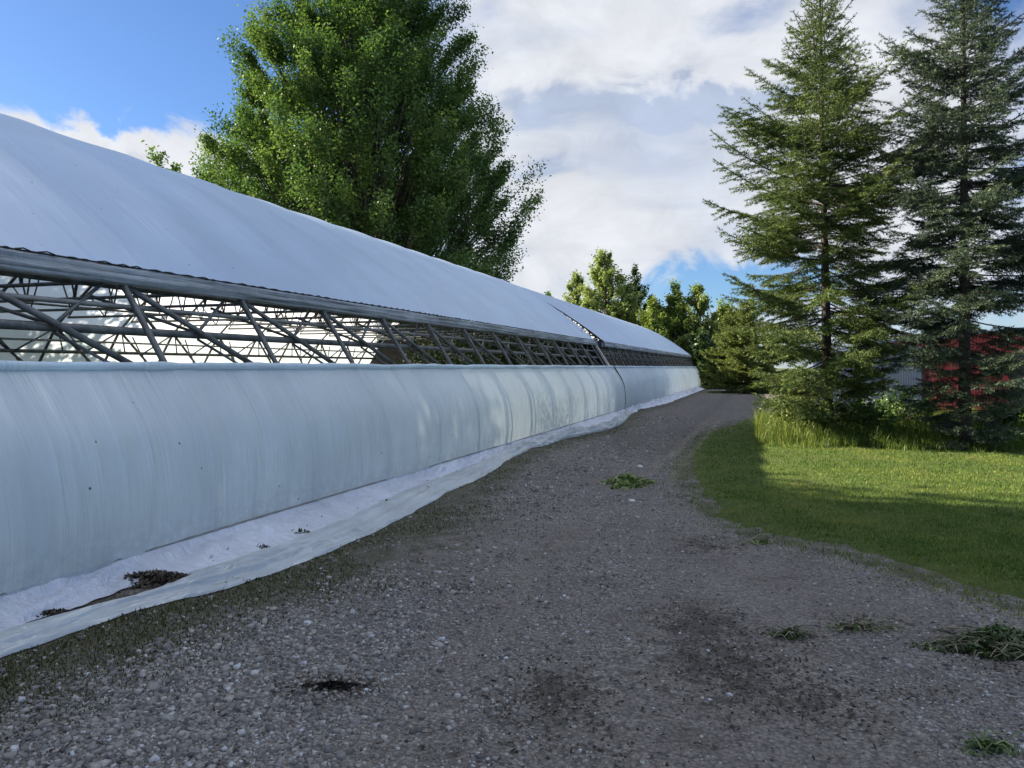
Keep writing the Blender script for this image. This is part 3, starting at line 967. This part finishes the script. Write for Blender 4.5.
def leafy_tree(name, label, cat, base, env, n_clump, n_leaf, lsize, mats, group=None, upsweep=.5, clump_r=.7, trunk_r=.25, bark=None, kind=None, sway=0.0, bare=0.0):
    """env: list of (height, radius) outline of the crown; trunk, limbs and leaf sprays at the limb ends"""
    hs = np.array([e[0] for e in env]); rs_ = np.array([e[1] for e in env])
    root = thing(name, label, cat, (base[0], base[1], 0), 0, group)
    top = hs[-1]
    LEAF_SEED[0] += 4.31; seed = LEAF_SEED[0]
    tm = MB()
    tp = [(sway * (z / top) ** 2 + .12 * nz(z * .3, seed, 1) * (z / top), .12 * nz(z * .3, seed, 5) * (z / top), z) for z in np.linspace(-.1, top * .93, 14)]
    tm.path(tp, [trunk_r * (1 - .92 * i / 13) + .02 + (.35 * trunk_r if i == 0 else 0) for i in range(14)], 9)
    tpz = np.array(tp)
    # clump centres: weighted to the crown's surface, in uneven groups
    cen, dirs = [], []
    vol = np.maximum(rs_, .05) ** 1.25
    cum = np.concatenate([[0], np.cumsum((vol[1:] + vol[:-1]) * .5 * np.diff(hs))]); cum /= cum[-1]
    for i in range(n_clump):
        z = np.interp(RNG.uniform(), cum, hs)
        a = RNG.uniform(0, 2 * np.pi)
        rmax = np.interp(z, hs, rs_) * (1 + .25 * nz(math.cos(a) * 1.6 + seed, math.sin(a) * 1.6, z * .42) + .11 * nz(math.cos(a) * 4 + seed, math.sin(a) * 5, z * 1.3))
        r = rmax * RNG.uniform(.0, 1) ** .42
        cen.append((math.cos(a) * r + np.interp(z, tpz[:, 2], tpz[:, 0]), math.sin(a) * r + np.interp(z, tpz[:, 2], tpz[:, 1]), z))
        dd = np.array([math.cos(a) * (.35 + r / (rmax + .01)), math.sin(a) * (.35 + r / (rmax + .01)), upsweep * 1.6]); dirs.append(dd / np.linalg.norm(dd))
    cen = np.array(cen); dirs = np.array(dirs)
    # limbs from the trunk to the clumps
    for i in range(n_clump):
        c = cen[i]; rr = math.hypot(c[0], c[1])
        z0 = max(hs[0] * .6 + .2, c[2] - rr * (.5 + upsweep) - .3)
        s = Vector((np.interp(z0, tpz[:, 2], tpz[:, 0]), np.interp(z0, tpz[:, 2], tpz[:, 1]), z0))
        e = Vector(c) + Vector(dirs[i]) * clump_r * .5
        mid = s.lerp(e, .55) + Vector((0, 0, -.08 * rr * (1 - upsweep)))
        r0 = max(.012, trunk_r * .22 * (1 - z0 / top) + .012)
        tm.path([s, s.lerp(mid, .55), mid, e], [r0, r0 * .75, r0 * .5, .006], 4, False)
    tm.build('trunk', bark or M_BARK, root, True)
    wts = RNG.uniform(.55, 1.45, n_clump); wts /= wts.sum()
    ci = RNG.choice(n_clump, n_leaf, p=wts)
    rad = clump_r * RNG.uniform(.55, 1.35, n_clump)
    t_ = np.clip(RNG.normal(0, .58, n_leaf), -1.3, .95)
    off = np.clip(RNG.normal(0, .32, (n_leaf, 3)), -.62, .62) * rad[ci][:, None]
    C = cen[ci] + dirs[ci] * (t_ * rad[ci])[:, None] + off
    # twig clumping: pull leaves toward small nodes
    q = .22 * clump_r + .05
    C = C + (np.round(C / q) * q - C) * RNG.uniform(0, .55, (n_leaf, 1))
    C[:, 2] = np.maximum(C[:, 2], .05)
    V, Fq_ = leaf_quads(C, lsize * RNG.uniform(.6, 1.35, n_leaf))
    tone = RNG.normal(0, .16, n_clump)
    rnd = np.clip(.45 + tone[ci] + RNG.normal(0, .17, n_leaf), 0, 1)
    np_mesh('crown', V, Fq_, 4, mats, root, {'rnd': np.repeat(rnd, 4)})
    return root


M_INSIDE = leaf_mat('inside_leaf', (.02, .035, .012), (.05, .075, .025), (.45, .40, .36), .2, .03)
inside_plants()

# the big cottonwood behind the first greenhouse
bd = 36.0
bx, by = at_depth(365, bd)
env = [(2.6, 3.2), (4.2, 6.2), (height(265, bd), 7.0), (height(215, bd), 7.0), (height(160, bd), 6.8), (height(125, bd), 6.3), (height(75, bd), 5.0), (height(30, bd), 3.8), (height(0, bd), 3.0), (height(-40, bd), 1.5), (height(-85, bd), .3)]
leafy_tree('broadleaf_tree', 'tall dense green broadleaf tree rising behind the near greenhouse', 'tree', (bx, by), env, 1050, 560000, .128, M_COTTON, None, .8, .66, .42, M_BARKG)
# small treetop just over the ridge at the left
dx = 40; x_, y_ = at_depth(160, dx)
leafy_tree('broadleaf_tree', 'small leafy treetop peeping over the roof left of the tall tree', 'tree', (x_, y_), [(3.5, 1.2), (height(185, dx), 2.0), (height(170, dx), 1.2), (height(157, dx), .3)], 40, 4500, .22, M_COTTON, None, .6, .5, .15, M_BARKG)

FAR = [  # px, top py, depth, half width px, material, label
    (606, 246, 70, 27, M_POPL, 'tallest pale green poplar behind the farther greenhouse, with the highest pointed top', 190, 16000),
    (577, 268, 72, 17, M_POPL, 'slim pale poplar left of the tallest poplar, behind the greenhouse roofs', 90, 8000),
    (634, 268, 74, 22, M_DKTREE, 'dark bushy tree right of the tallest poplar, behind the roof', 120, 11000),
    (652, 296, 66, 13, M_LIME, 'small yellowish green tree between the dark bushy tree and the twin pointed ones', 70, 6000),
    (674, 276, 68, 18, M_LIME, 'bright green pointed tree behind the right half of the farther roof', 110, 10000),
    (697, 283, 67, 20, M_POPL, 'feathery pointed tree just above the far corner of the greenhouse', 120, 11000),
    (722, 300, 72, 18, M_LIME, 'green tree right of the far greenhouse corner at the track end', 100, 9000),
    (590, 288, 75, 20, M_LIME, 'low yellow green tree in front gap between the slim and tallest poplars', 90, 8000),
    (660, 303, 71, 18, M_POPL, 'pale rounded tree filling the gap left of the bright pointed tree', 90, 8000),
    (710, 318, 73, 16, M_POPL, 'pale low tree between the feathery tree and the track end', 80, 7000),
    (550, 290, 74, 14, M_COTTON, 'low leafy tree just right of the tall tree foot, over the roof ridge', 60, 5000)]
for px, ty, dep, hw, mt, lb, nc, nl in FAR:
    x_, y_ = at_depth(px, dep); H = height(ty, dep); w = hw * dep / F_PX * 1.35
    leafy_tree('poplar_tree' if mt is M_POPL else 'leafy_tree', lb, 'tree', (x_, y_),
               [(.4, w * .7), (H * .25, w), (H * .5, w * .95), (H * .68, w * .66), (H * .82, w * .34), (H * .93, w * .10), (H - .3, .02)], int(nc * 1.3), int(nl * 2.2), .25, mt, 'trees behind the far end of the greenhouses', 1.3, .5, .14, M_BARKG)
# undergrowth at the end of the track
for px, ty, dep, hw, mt, lb in [(702, 338, 63.5, 16, M_DKTREE, 'dark bush against the far corner of the greenhouse'), (728, 340, 66, 16, M_DKTREE, 'dark bush closing the end of the gravel track'),
                                (752, 345, 60, 16, M_COTTON, 'green bush beside the track end, left of the spruces')]:
    x_, y_ = at_depth(px, dep); H = height(ty, dep); w = hw * dep / F_PX
    leafy_tree('bush', lb, 'bush', (x_, y_), [(.05, w * .9), (H * .4, w * 1.1), (H * .8, w * .8), (H, .2)], 60, 7000, .26, mt, 'bushes at the end of the track', .7, .5, .06)

# windbreak on the left, outside the picture: it shades the near part of the track and lawn
def tree_belt():
    Vs, Fs, rr = [], [], []
    n0 = 0
    for (x, y, h, r) in ((-20, -3, 15, 4.2), (-22, 2.0, 17, 4.8), (-19.5, 6.0, 14.5, 3.6), (-21.5, 8.6, 15, 3.3), (-21, 12.0, 9.5, 1.9)):  # sparse last tree added to soften the shade edge on the curtain
        nc = 170
        a = RNG.uniform(0, 6.28, nc); z = h * RNG.uniform(.2, 1, nc); rad = r * np.sqrt(np.clip(1 - ((z / h - .5) / .5) ** 2, .03, 1)) * RNG.uniform(.2, 1, nc) ** .5 * (1 + .38 * np.sin(z * 1.15 + x) + .2 * np.sin(z * 2.7))
        cen = np.stack([x + np.cos(a) * rad, y + np.sin(a) * rad, z], -1)
        n = 19000 if y < 10 else 2600
        ci = RNG.integers(0, nc, n)
        C = cen[ci] + RNG.normal(0, .42, (n, 3))
        V, F_ = leaf_quads(C, .30 * RNG.uniform(.7, 1.3, n))
        Vs.append(V); Fs.append(F_ + n0); n0 += len(V); rr.append(np.repeat(RNG.uniform(0, 1, n), 4))
    o = np_mesh('tree_belt', np.vstack(Vs), np.vstack(Fs), 4, M_COTTON, None, {'rnd': np.concatenate(rr)})
    tag(o, 'belt of leafy trees standing behind the near greenhouse, left of the picture', 'trees', kind='stuff')


tree_belt()


def spruce(name, label, base, H, env, mat, seed, lean=(0, 0), group=None, density=1.0, wood=True, tri=(.054, .0125), step=.0090, sub=True, open_side=None):
    rg = np.random.default_rng(seed)
    root = thing(name, label, 'tree', (base[0], base[1], 0), 0, group)
    hs = np.array([e[0] for e in env]); er = np.array([e[1] for e in env])
    ax = lambda z: np.array([lean[0] * z / H, lean[1] * z / H])
    wm = MB()
    nseg = 12
    wm.path([(*ax(z), z) for z in np.linspace(-.1, H, nseg)], [.11 * (1 - .95 * i / (nseg - 1)) + .008 for i in range(nseg)], 8)
    seg0, seg1, thick = [], [], []
    z = .25
    ang = rg.uniform(0, 6.28)
    while z < H - .12:
        f = z / H
        nb = 7 if f < .8 else 6
        for b in range(int(round(nb * density))):
            ang += 2 * math.pi / nb + rg.normal(0, .25)
            zz = z + rg.uniform(-.12, .12)
            rm = np.interp(zz, hs, er)
            wob = .97 + .80 * nz(math.cos(ang) * 1.5 + seed, math.sin(ang) * 1.5, zz * 1.25) + rg.normal(0, .13)
            L = max(.10, rm * min(wob, 1.22))
            ca, sa = math.cos(ang), math.sin(ang)
            if open_side and zz < open_side[2] and ca * open_side[0] + sa * open_side[1] > .2: L *= .60 + .3 * rg.uniform()
            # upper branches rise, lower ones hang with tips turned up
            s1 = np.interp(f, [0, .25, .5, .75, 1], [-.34, -.26, -.08, .30, 1.0]) + rg.normal(0, .15)
            s2 = np.interp(f, [0, .4, .8, 1], [.30, .28, .18, 0.1]) + rg.normal(0, .06)
            npt = max(4, int(L / .16))
            t = np.linspace(0, 1, npt)
            P = np.stack([ca * L * t, sa * L * t, zz + L * (s1 * t + s2 * t ** 2)], -1)
            P[:, :2] += np.array([ax(zz)])
            P[:, 2] = np.maximum(P[:, 2], .06)
            side = np.array([-sa, ca, 0])
            P += side * (.06 * L * np.sin(t * 2.6 + rg.uniform(0, 6)) * t)[:, None]
            if wood and L > .25: wm.path([tuple(p) for p in P[:: max(1, npt // 5)]] + [tuple(P[-1])], [.004 + .016 * L / 2.2 * (1 - k / 6) for k in range(len(P[:: max(1, npt // 5)]) + 1)], 3, False)
            keep_from = int(npt * (.25 if L > .8 else 0))
            for k in range(keep_from, npt - 1):
                seg0.append(P[k]); seg1.append(P[k + 1])
            # side twigs
            s = max(.16, .22 * L) if L > .5 else .05
            sgn = 1
            while s < L * .97:
                u = s / L
                pb = np.array([np.interp(u, t, P[:, j]) for j in range(3)])
                k = min(int(u * (npt - 1)), npt - 2)
                dirb = P[k + 1] - P[k]; dirb /= np.linalg.norm(dirb) + 1e-9
                tl = min(.75, (.10 + .46 * (L - s)) * rg.uniform(.65, 1.15)) * (.55 + .45 * min(1, u * 2.2))
                th = rg.uniform(.65, 1.05)
                td = dirb * math.cos(th) + side * sgn * math.sin(th) + np.array([0, 0, rg.uniform(-.60, .06)])
                td /= np.linalg.norm(td)
                pe = pb + td * tl + np.array([0, 0, -.05 * tl])
                pe[2] = max(pe[2], .04)
                seg0.append(pb); seg1.append(pe)
                if sub and tl > .16:
                    ns = int(tl / .085)
                    for q in range(1, ns + 1):
                        for s2_ in (1, -1):
                            w = (q - .3 * rg.uniform()) / (ns + .6)
                            ps = pb + (pe - pb) * w
                            sd2 = np.cross(td, [0, 0, 1.0]); sd2 /= np.linalg.norm(sd2) + 1e-9
                            d2 = td * .65 + sd2 * s2_ * .75 + np.array([0, 0, rg.uniform(-.4, .12)])
                            d2 /= np.linalg.norm(d2)
                            seg0.append(ps); seg1.append(ps + d2 * (.05 + .34 * tl * (1 - w)) * rg.uniform(.7, 1.15))
                s += rg.uniform(.042, .08); sgn = -sgn
        z += (.21 if f < .7 else .16) + .05 * rg.uniform()
    seg0.append(np.array([*ax(H - .3), H - .35])); seg1.append(np.array([*ax(H), H + .1]))
    wm.build('trunk', M_BARK, root, True)
    A, B = np.array(seg0), np.array(seg1)
    Ls = np.linalg.norm(B - A, axis=1)
    tone = rg.normal(0, .17, len(A))
    cnt = np.maximum(2, (Ls / step).astype(int))
    si = np.repeat(np.arange(len(A)), cnt)
    n = len(si)
    u = rg.uniform(0, 1, n)
    P = A[si] + (B[si] - A[si]) * u[:, None]
    T = (B - A) / (Ls[:, None] + 1e-9); T = T[si]
    nr = rg.normal(0, 1, (n, 3)); nr[:, 2] += .35
    nr -= T * np.sum(nr * T, 1, keepdims=True); nr /= np.linalg.norm(nr, axis=1, keepdims=True) + 1e-9
    dr = T * .72 + nr * .70
    wv = np.cross(dr, rg.normal(0, 1, (n, 3))); wv /= np.linalg.norm(wv, axis=1, keepdims=True) + 1e-9
    l_ = tri[0] * rg.uniform(.7, 1.3, n)[:, None]; w_ = tri[1] * rg.uniform(.7, 1.2, n)[:, None]
    v = np.empty((n, 3, 3))
    v[:, 0] = P - wv * w_ * .5; v[:, 1] = P + wv * w_ * .5; v[:, 2] = P + dr * l_
    # needles painted paler towards the twig tips, as sunlit over shaded inner twigs
    rnd = np.clip(.36 + tone[si] + .22 * u ** 2 + rg.normal(0, .14, n), 0, 1)
    np_mesh('crown', v.reshape(-1, 3), np.arange(n * 3).reshape(n, 3), 3, mat, root, {'rnd': np.repeat(rnd, 3)})
    print(name, 'needles', n)
    return root


sx, sy = ground(829, 441)
spruce('spruce_tree', 'yellowish green spruce at the lawn edge, left of the pair', (sx, sy), 9.45,
       [(.2, .9), (.7, 1.3), (1.3, 1.8), (1.9, 2.0), (3.2, 2.05), (4.3, 2.1), (5.4, 2.05), (6.4, 1.8), (7.1, 1.2), (8.0, .72), (8.8, .38), (9.45, .10)], M_NEED1, 21, (-.25, -.08), 'tall spruces by the lawn', open_side=(cs, sn, 2.3))
sx2, sy2 = ground(966, 451)
spruce('spruce_tree', 'dark bluish green spruce, right of the pair in front of the red shed', (sx2, sy2), 9.5,
       [(.2, .8), (.6, 1.0), (1.3, 1.25), (2.4, 1.55), (3.4, 1.7), (4.4, 1.7), (5.4, 1.6), (6.4, 1.35), (7.3, 1.0), (8.3, .62), (9.0, .36), (9.5, .12)], M_NEED2, 5, (-.15, -.05), 'tall spruces by the lawn', open_side=(-cs, -sn, 1.9))
# lighter conifer behind, left of the pair
cx_, cy_ = at_depth(748, 46)
spruce('conifer_tree', 'low lime green conifer behind the yellowish spruce beside the track', (cx_, cy_), height(300, 46), [(.1, 1.9), (1.4, 2.1), (3.0, 1.6), (4.4, .8), (5.5, .1)], M_NEED3, 33, (0, 0), None, 1.0, False, (.10, .04), .016, True)
cx_, cy_ = at_depth(731, 55)
spruce('conifer_tree', 'pointed green conifer farther back, beside the end of the track', (cx_, cy_), height(306, 55), [(.1, 1.8), (1.4, 2.0), (3.2, 1.5), (4.8, .6), (5.9, .1)], M_NEED3, 35, (0, 0), None, 1.0, False, (.13, .05), .02, True)

# tall weeds under the spruces
def nzv(a): return np.array([mnoise.noise((q * .09, 3.3, 1.7)) for q in a])


def tall_weeds():
    n = 42000
    px = RNG.uniform(757, 1060, n); dep = RNG.uniform(13.0, 19.5, n)
    front = np.interp(px, [757, 790, 850, 930, 1060], [15.0, 14.4, 14.3, 13.7, 13.5])
    u = (px - CX) / F_PX * dep
    X = u * cs - dep * sn; Y = u * sn + dep * cs
    pn = np.array([mnoise.noise((a * .9, b * .9, 6.1)) for a, b in zip(X, Y)])
    k = (dep > front + .5 * pn + .5 * np.abs(nzv(px))) & (RNG.uniform(0, 1, n) < .55 + .6 * pn)
    X, Y, px, dep, pn, front = X[k], Y[k], px[k], dep[k], pn[k], front[k]
    H = (.15 + .34 * smooth(0, 1.4, dep - front)) * RNG.uniform(.5, 1.25, len(X)) * (1 + .35 * pn)
    o = blades('tall_grass', X, Y, np.full(len(X), .01), H, RNG.uniform(.008, .02, len(X)), M_WEED, .42, None, np.clip(RNG.normal(.40, .22, len(X)) - .30 * smooth(800, 880, px), 0, 1))  # blades darkened towards the right, shade under the spruces painted in
    tag(o, 'uncut tall grass and weeds growing under the spruces', 'grass', kind='stuff')


tall_weeds()
for px, py, hw, H, lb, mt in [(905, 424, 34, 1.0, 'leafy green shrub between the two spruces, in front of the grey shed', M_COTTON), (800, 428, 28, .75, 'low pale green shrub left of the yellowish spruce trunk', M_POPL),
                              (860, 430, 26, .9, 'rounded green shrub just right of the yellowish spruce trunk', M_COTTON), (1005, 432, 24, .8, 'straggly shrub right of the bluish spruce trunk', M_DKTREE)]:
    gx, gy = ground(px, py + 12); w = hw * 15.5 / F_PX
    leafy_tree('shrub', lb, 'shrub', (gx, gy), [(.05, w * .8), (H * .4, w * 1.05), (H * .8, w * .7), (H, .1)], 45, 3600, .075, mt, None, .9, .17, .025)

# ------------------------------------------------------------------ sheds behind the spruces
def clad(name, col, sc):
    m, nt = new_mat(name); t = NT(nt)
    v = t.obj()
    sepx = t.n('ShaderNodeSeparateXYZ'); t.l(v, sepx.inputs[0])
    w = t.n('ShaderNodeTexWave', wave_profile='SIN'); w.inputs['Scale'].default_value = sc; t.l(v, w.inputs['Vector'])
    c = t.mix(t.ramp(t.noise(v, 1.5, 5), .3, .7), tuple(x * .75 for x in col), col)
    p = t.n('ShaderNodeBsdfPrincipled'); t.l(c, p.inputs['Base Color']); p.inputs['Roughness'].default_value = .55
    t.l(t.bump(w.outputs['Fac'], .7, .03), p.inputs['Normal'])
    t.out(p.outputs[0]); return m


M_RED = clad('red_cladding', (.55, .055, .045), 3)
M_GREYC = clad('grey_cladding', (.33, .34, .38), 4)
M_WHITE = clad('white_cladding', (.72, .74, .78), 4)
M_DOOR = plain_mat('dark_timber', (.07, .05, .045), .7)


def shed(name, label, px0, px1, dep, hh, depth_m, mat, roofmat, door=True):
    xa, ya = at_depth(px0, dep); xb, yb = at_depth(px1, dep)
    w = math.hypot(xb - xa, yb - ya)
    root = thing(name, label, 'shed', ((xa + xb) / 2, (ya + yb) / 2, 0), math.atan2(yb - ya, xb - xa))
    m = MB(); m.box((-w/2, 0, -.05), (w/2, depth_m, hh)); 
    i = len(m.v); pk = hh + w * .05
    m.v += [(-w/2, 0, hh), (w/2, 0, hh), (0, 0, pk), (-w/2, depth_m, hh), (w/2, depth_m, hh), (0, depth_m, pk)]
    m.f += [(i, i+1, i+2), (i+5, i+4, i+3)]
    m.build('wall', mat, root)
    m = MB()
    for s in (-1, 1):
        P = [(s * (w/2 + .2), -.2, hh - .05), (s * (w/2 + .2), depth_m + .2, hh - .05), (0, depth_m + .2, pk + .03), (0, -.2, pk + .03)]
        i = len(m.v); m.v += P + [(x, y, z + .05) for x, y, z in P]
        m.f += [(i, i+1, i+2, i+3), (i+7, i+6, i+5, i+4)] + [(i + k, i + 4 + k, i + 4 + (k+1) % 4, i + (k+1) % 4) for k in range(4)]
    m.build('roof', roofmat, root)
    dw = min(.9, w * .4)
    if door:
        m = MB(); m.box((-dw/2, -.035, 0), (dw/2, -.003, min(2.0, hh - .2))); d = m.build('door', M_DOOR, root)
        m = MB(); m.box((dw/2 - .14, -.07, 1.0), (dw/2 - .10, -.037, 1.14)); m.build('handle', M_RAIL, d)
    for x in (-w/2 - .003, w/2 - .06):
        m = MB(); m.box((x, -.02, 0), (x + .063, -.003, hh - .06)); m.build('corner_trim', M_DOOR, root)
    return root


shed('shed', 'red clad shed half hidden behind the bluish spruce', 927, 1120, 25.0, 2.45, 4.5, M_RED, M_GREYC)
shed('shed', 'narrow grey ribbed shed seen between the two spruces', 882, 924, 24.0, 2.1, 3.0, M_GREYC, M_GREYC, False)
shed('shed', 'white shed glimpsed through the yellowish spruce, left of the grey one', 842, 882, 31.0, 2.3, 3.0, M_WHITE, M_WHITE, False)

# small dry litter strewn over the track, thicker on the soil patches and the verge
X, Y, D = scatter(30000, 2.6, 22)
pr = .05 + .8 * dirt_at(X, Y) + .55 * grassy_at(X, Y)
gap = np.interp(Y, IN_Y, IN_D) + X
in_gap = (gap < .03) & (gap > -.18) & (RNG.uniform(0, 1, len(X)) < np.where(Y < 4.8, 1.0, .10)) & (Y < 14)
k = ((RNG.uniform(0, 1, len(X)) < pr) & (lawn_sd(X, Y) < .1) & (film_out(Y) + X > .0)) | in_gap
X, Y, D, in_gap = X[k], Y[k], D[k], in_gap[k]
V, F_ = leaf_quads(np.stack([X, Y, road_z(X, Y) + np.where(in_gap & (Y > 4.8), .085, .010)], -1), RNG.uniform(.012, .045, len(X)) * (1 + .02 * D), 1.6, .3)
tag(np_mesh('dry_litter', V, F_, 4, M_DEBRIS, None, {'rnd': np.repeat(np.clip(RNG.normal(.4, .3, len(X)), 0, 1), 4)}), 'small dry leaf bits strewn over the gravel track', 'litter', kind='stuff')

# ------------------------------------------------------------------ litter and pulled weeds on the track
def heap(name, label, cat, px, py, rx, ry, h, n, lsize, mat, rnd_mu=.45, stems=0, smat=None):
    gx, gy = ground(px, py)
    z0 = float(road_z(np.array([gx]), np.array([gy]))[0])
    root = thing(name, label, cat, (gx, gy, z0), YAW)
    a = RNG.uniform(0, 6.28, n); q = RNG.uniform(0, 1, n) ** .75 * (1 + .28 * np.sin(a * 3 + px) + .22 * np.sin(a * 5 + py))
    X_, Y_ = np.cos(a) * q * rx, np.sin(a) * q * ry
    Z_ = h * np.maximum(0, 1 - q ** 1.3) * RNG.uniform(.1, 1, n) + .004
    V, F_ = leaf_quads(np.stack([X_, Y_, Z_], -1), lsize * RNG.uniform(.5, 1.5, n), .2, .45)
    V[:, 2] = np.maximum(V[:, 2], .002)
    np_mesh('leaves', V, F_, 4, mat, root, {'rnd': np.repeat(np.clip(RNG.normal(rnd_mu, .25, n), 0, 1), 4)})
    if stems:
        m = MB()
        for i in range(stems):
            a = random.uniform(0, 6.28); q = random.uniform(.1, .9)
            p = Vector((math.cos(a) * q * rx, math.sin(a) * q * ry, h * .4 * (1 - q) + .012))
            b = random.uniform(0, 6.28); l_ = random.uniform(.1, .28) * (rx / .3) ** .5
            e = p + Vector((math.cos(b) * l_, math.sin(b) * l_ * .8, random.uniform(-.01, .05)))
            e.z = max(e.z, .01)
            m.path([p, p.lerp(e, .5) + Vector((0, 0, .02)), e], [.004, .003, .0015], 4)
        o = m.build('stems', smat or M_STRAW, root)
        at = o.data.attributes.new('rnd', 'FLOAT', 'POINT'); at.data.foreach_set('value', np.repeat(RNG.uniform(0, 1, stems), 12).astype(np.float32))
    return root


heap('leaf_litter', 'heap of brown leaf litter lying in a fold of the loose plastic', 'leaf litter', 152, 585, .46, .17, .08, 1900, .035, M_DEBRIS, .62)
heap('leaf_litter', 'thin line of dark litter between skirt and loose sheet at the left edge', 'leaf litter', 45, 618, .42, .10, .03, 700, .03, M_DEBRIS, .3)
for px, py, rx in [(300, 536, .22), (385, 506, .2), (425, 492, .2), (262, 552, .15)]:
    heap('leaf_litter', 'few dark leaves caught on the crumpled plastic at %s' % {300: 'its middle stretch, biggest patch', 385: 'the farther stretch, nearer of two small patches', 425: 'the farther stretch, farthest patch', 262: 'its middle stretch, left small patch'}[px], 'leaf litter', px, py, rx, .05, .05, 160, .035, M_PULLED if px != 262 else M_DEBRIS, .2)
heap('pulled_weeds', 'fresh green pulled weeds lying in the middle of the track', 'weeds', 629, 484, .34, .34, .13, 900, .085, M_PULLED, .72, 70, M_STRAW)
heap('pulled_weeds', 'wilted weed heap with pale straw at the right edge of the track', 'weeds', 1004, 653, .32, .20, .13, 2200, .030, M_PULLED, .15, 120, M_STRAW)
heap('pulled_weeds', 'small dark wilted weed left of the straw heap', 'weeds', 792, 637, .13, .06, .04, 260, .028, M_PULLED, .05, 22, M_STRAW)
heap('pulled_weeds', 'thin flattened green weed scrap between the dark weed and the straw heap', 'weeds', 862, 631, .22, .09, .02, 160, .03, M_PULLED, .4, 26, M_STRAW)
heap('pulled_weeds', 'green weed tuft at the bottom right corner of the track', 'weeds', 995, 758, .12, .07, .03, 160, .03, M_PULLED, .4, 16, M_PULLED)
heap('pulled_weeds', 'small pale weed scrap near the lawn edge', 'weeds', 762, 543, .16, .08, .02, 110, .035, M_PULLED, .7, 10, M_STRAW)
heap('dark_soil_clump', 'black damp clump of ashy soil on the gravel at the lower left', 'soil', 333, 691, .13, .045, .03, 900, .014, leaf_mat('ash_crumb', (.004, .004, .004), (.012, .011, .010), (.05, .046, .042), 0, .02), .2)

M_PALE = plain_mat('pale_stone', (.55, .53, .47), .8, 0, .25, 20)
# pale stones that stand out on the track
def rock(label, px, py, s):
    gx, gy = ground(px, py)
    z0 = float(road_z(np.array([gx]), np.array([gy]))[0])
    m = MB(); ring = 9
    P = []
    for i in range(6):
        th = math.pi * i / 5
        P.append([(math.sin(th) * math.cos(2*math.pi*j/ring) * s * (1 + .25 * nz(i, j % ring, px)), math.sin(th) * math.sin(2*math.pi*j/ring) * s * .8 * (1 + .25 * nz(i, j % ring, px + 3)), -math.cos(th) * s * .5 + s * .25) for j in range(ring + 1)])
    m.grid(P)
    o = m.build('stone', M_PALE, None, True); o.location = (gx, gy, z0)
    tag(o, label, 'stone', 'pale stones on the track')


rock('whitish rounded stone behind the green pulled weeds', 640, 467, .055)
rock('flat pale stone in front of the green pulled weeds', 632, 502, .045)
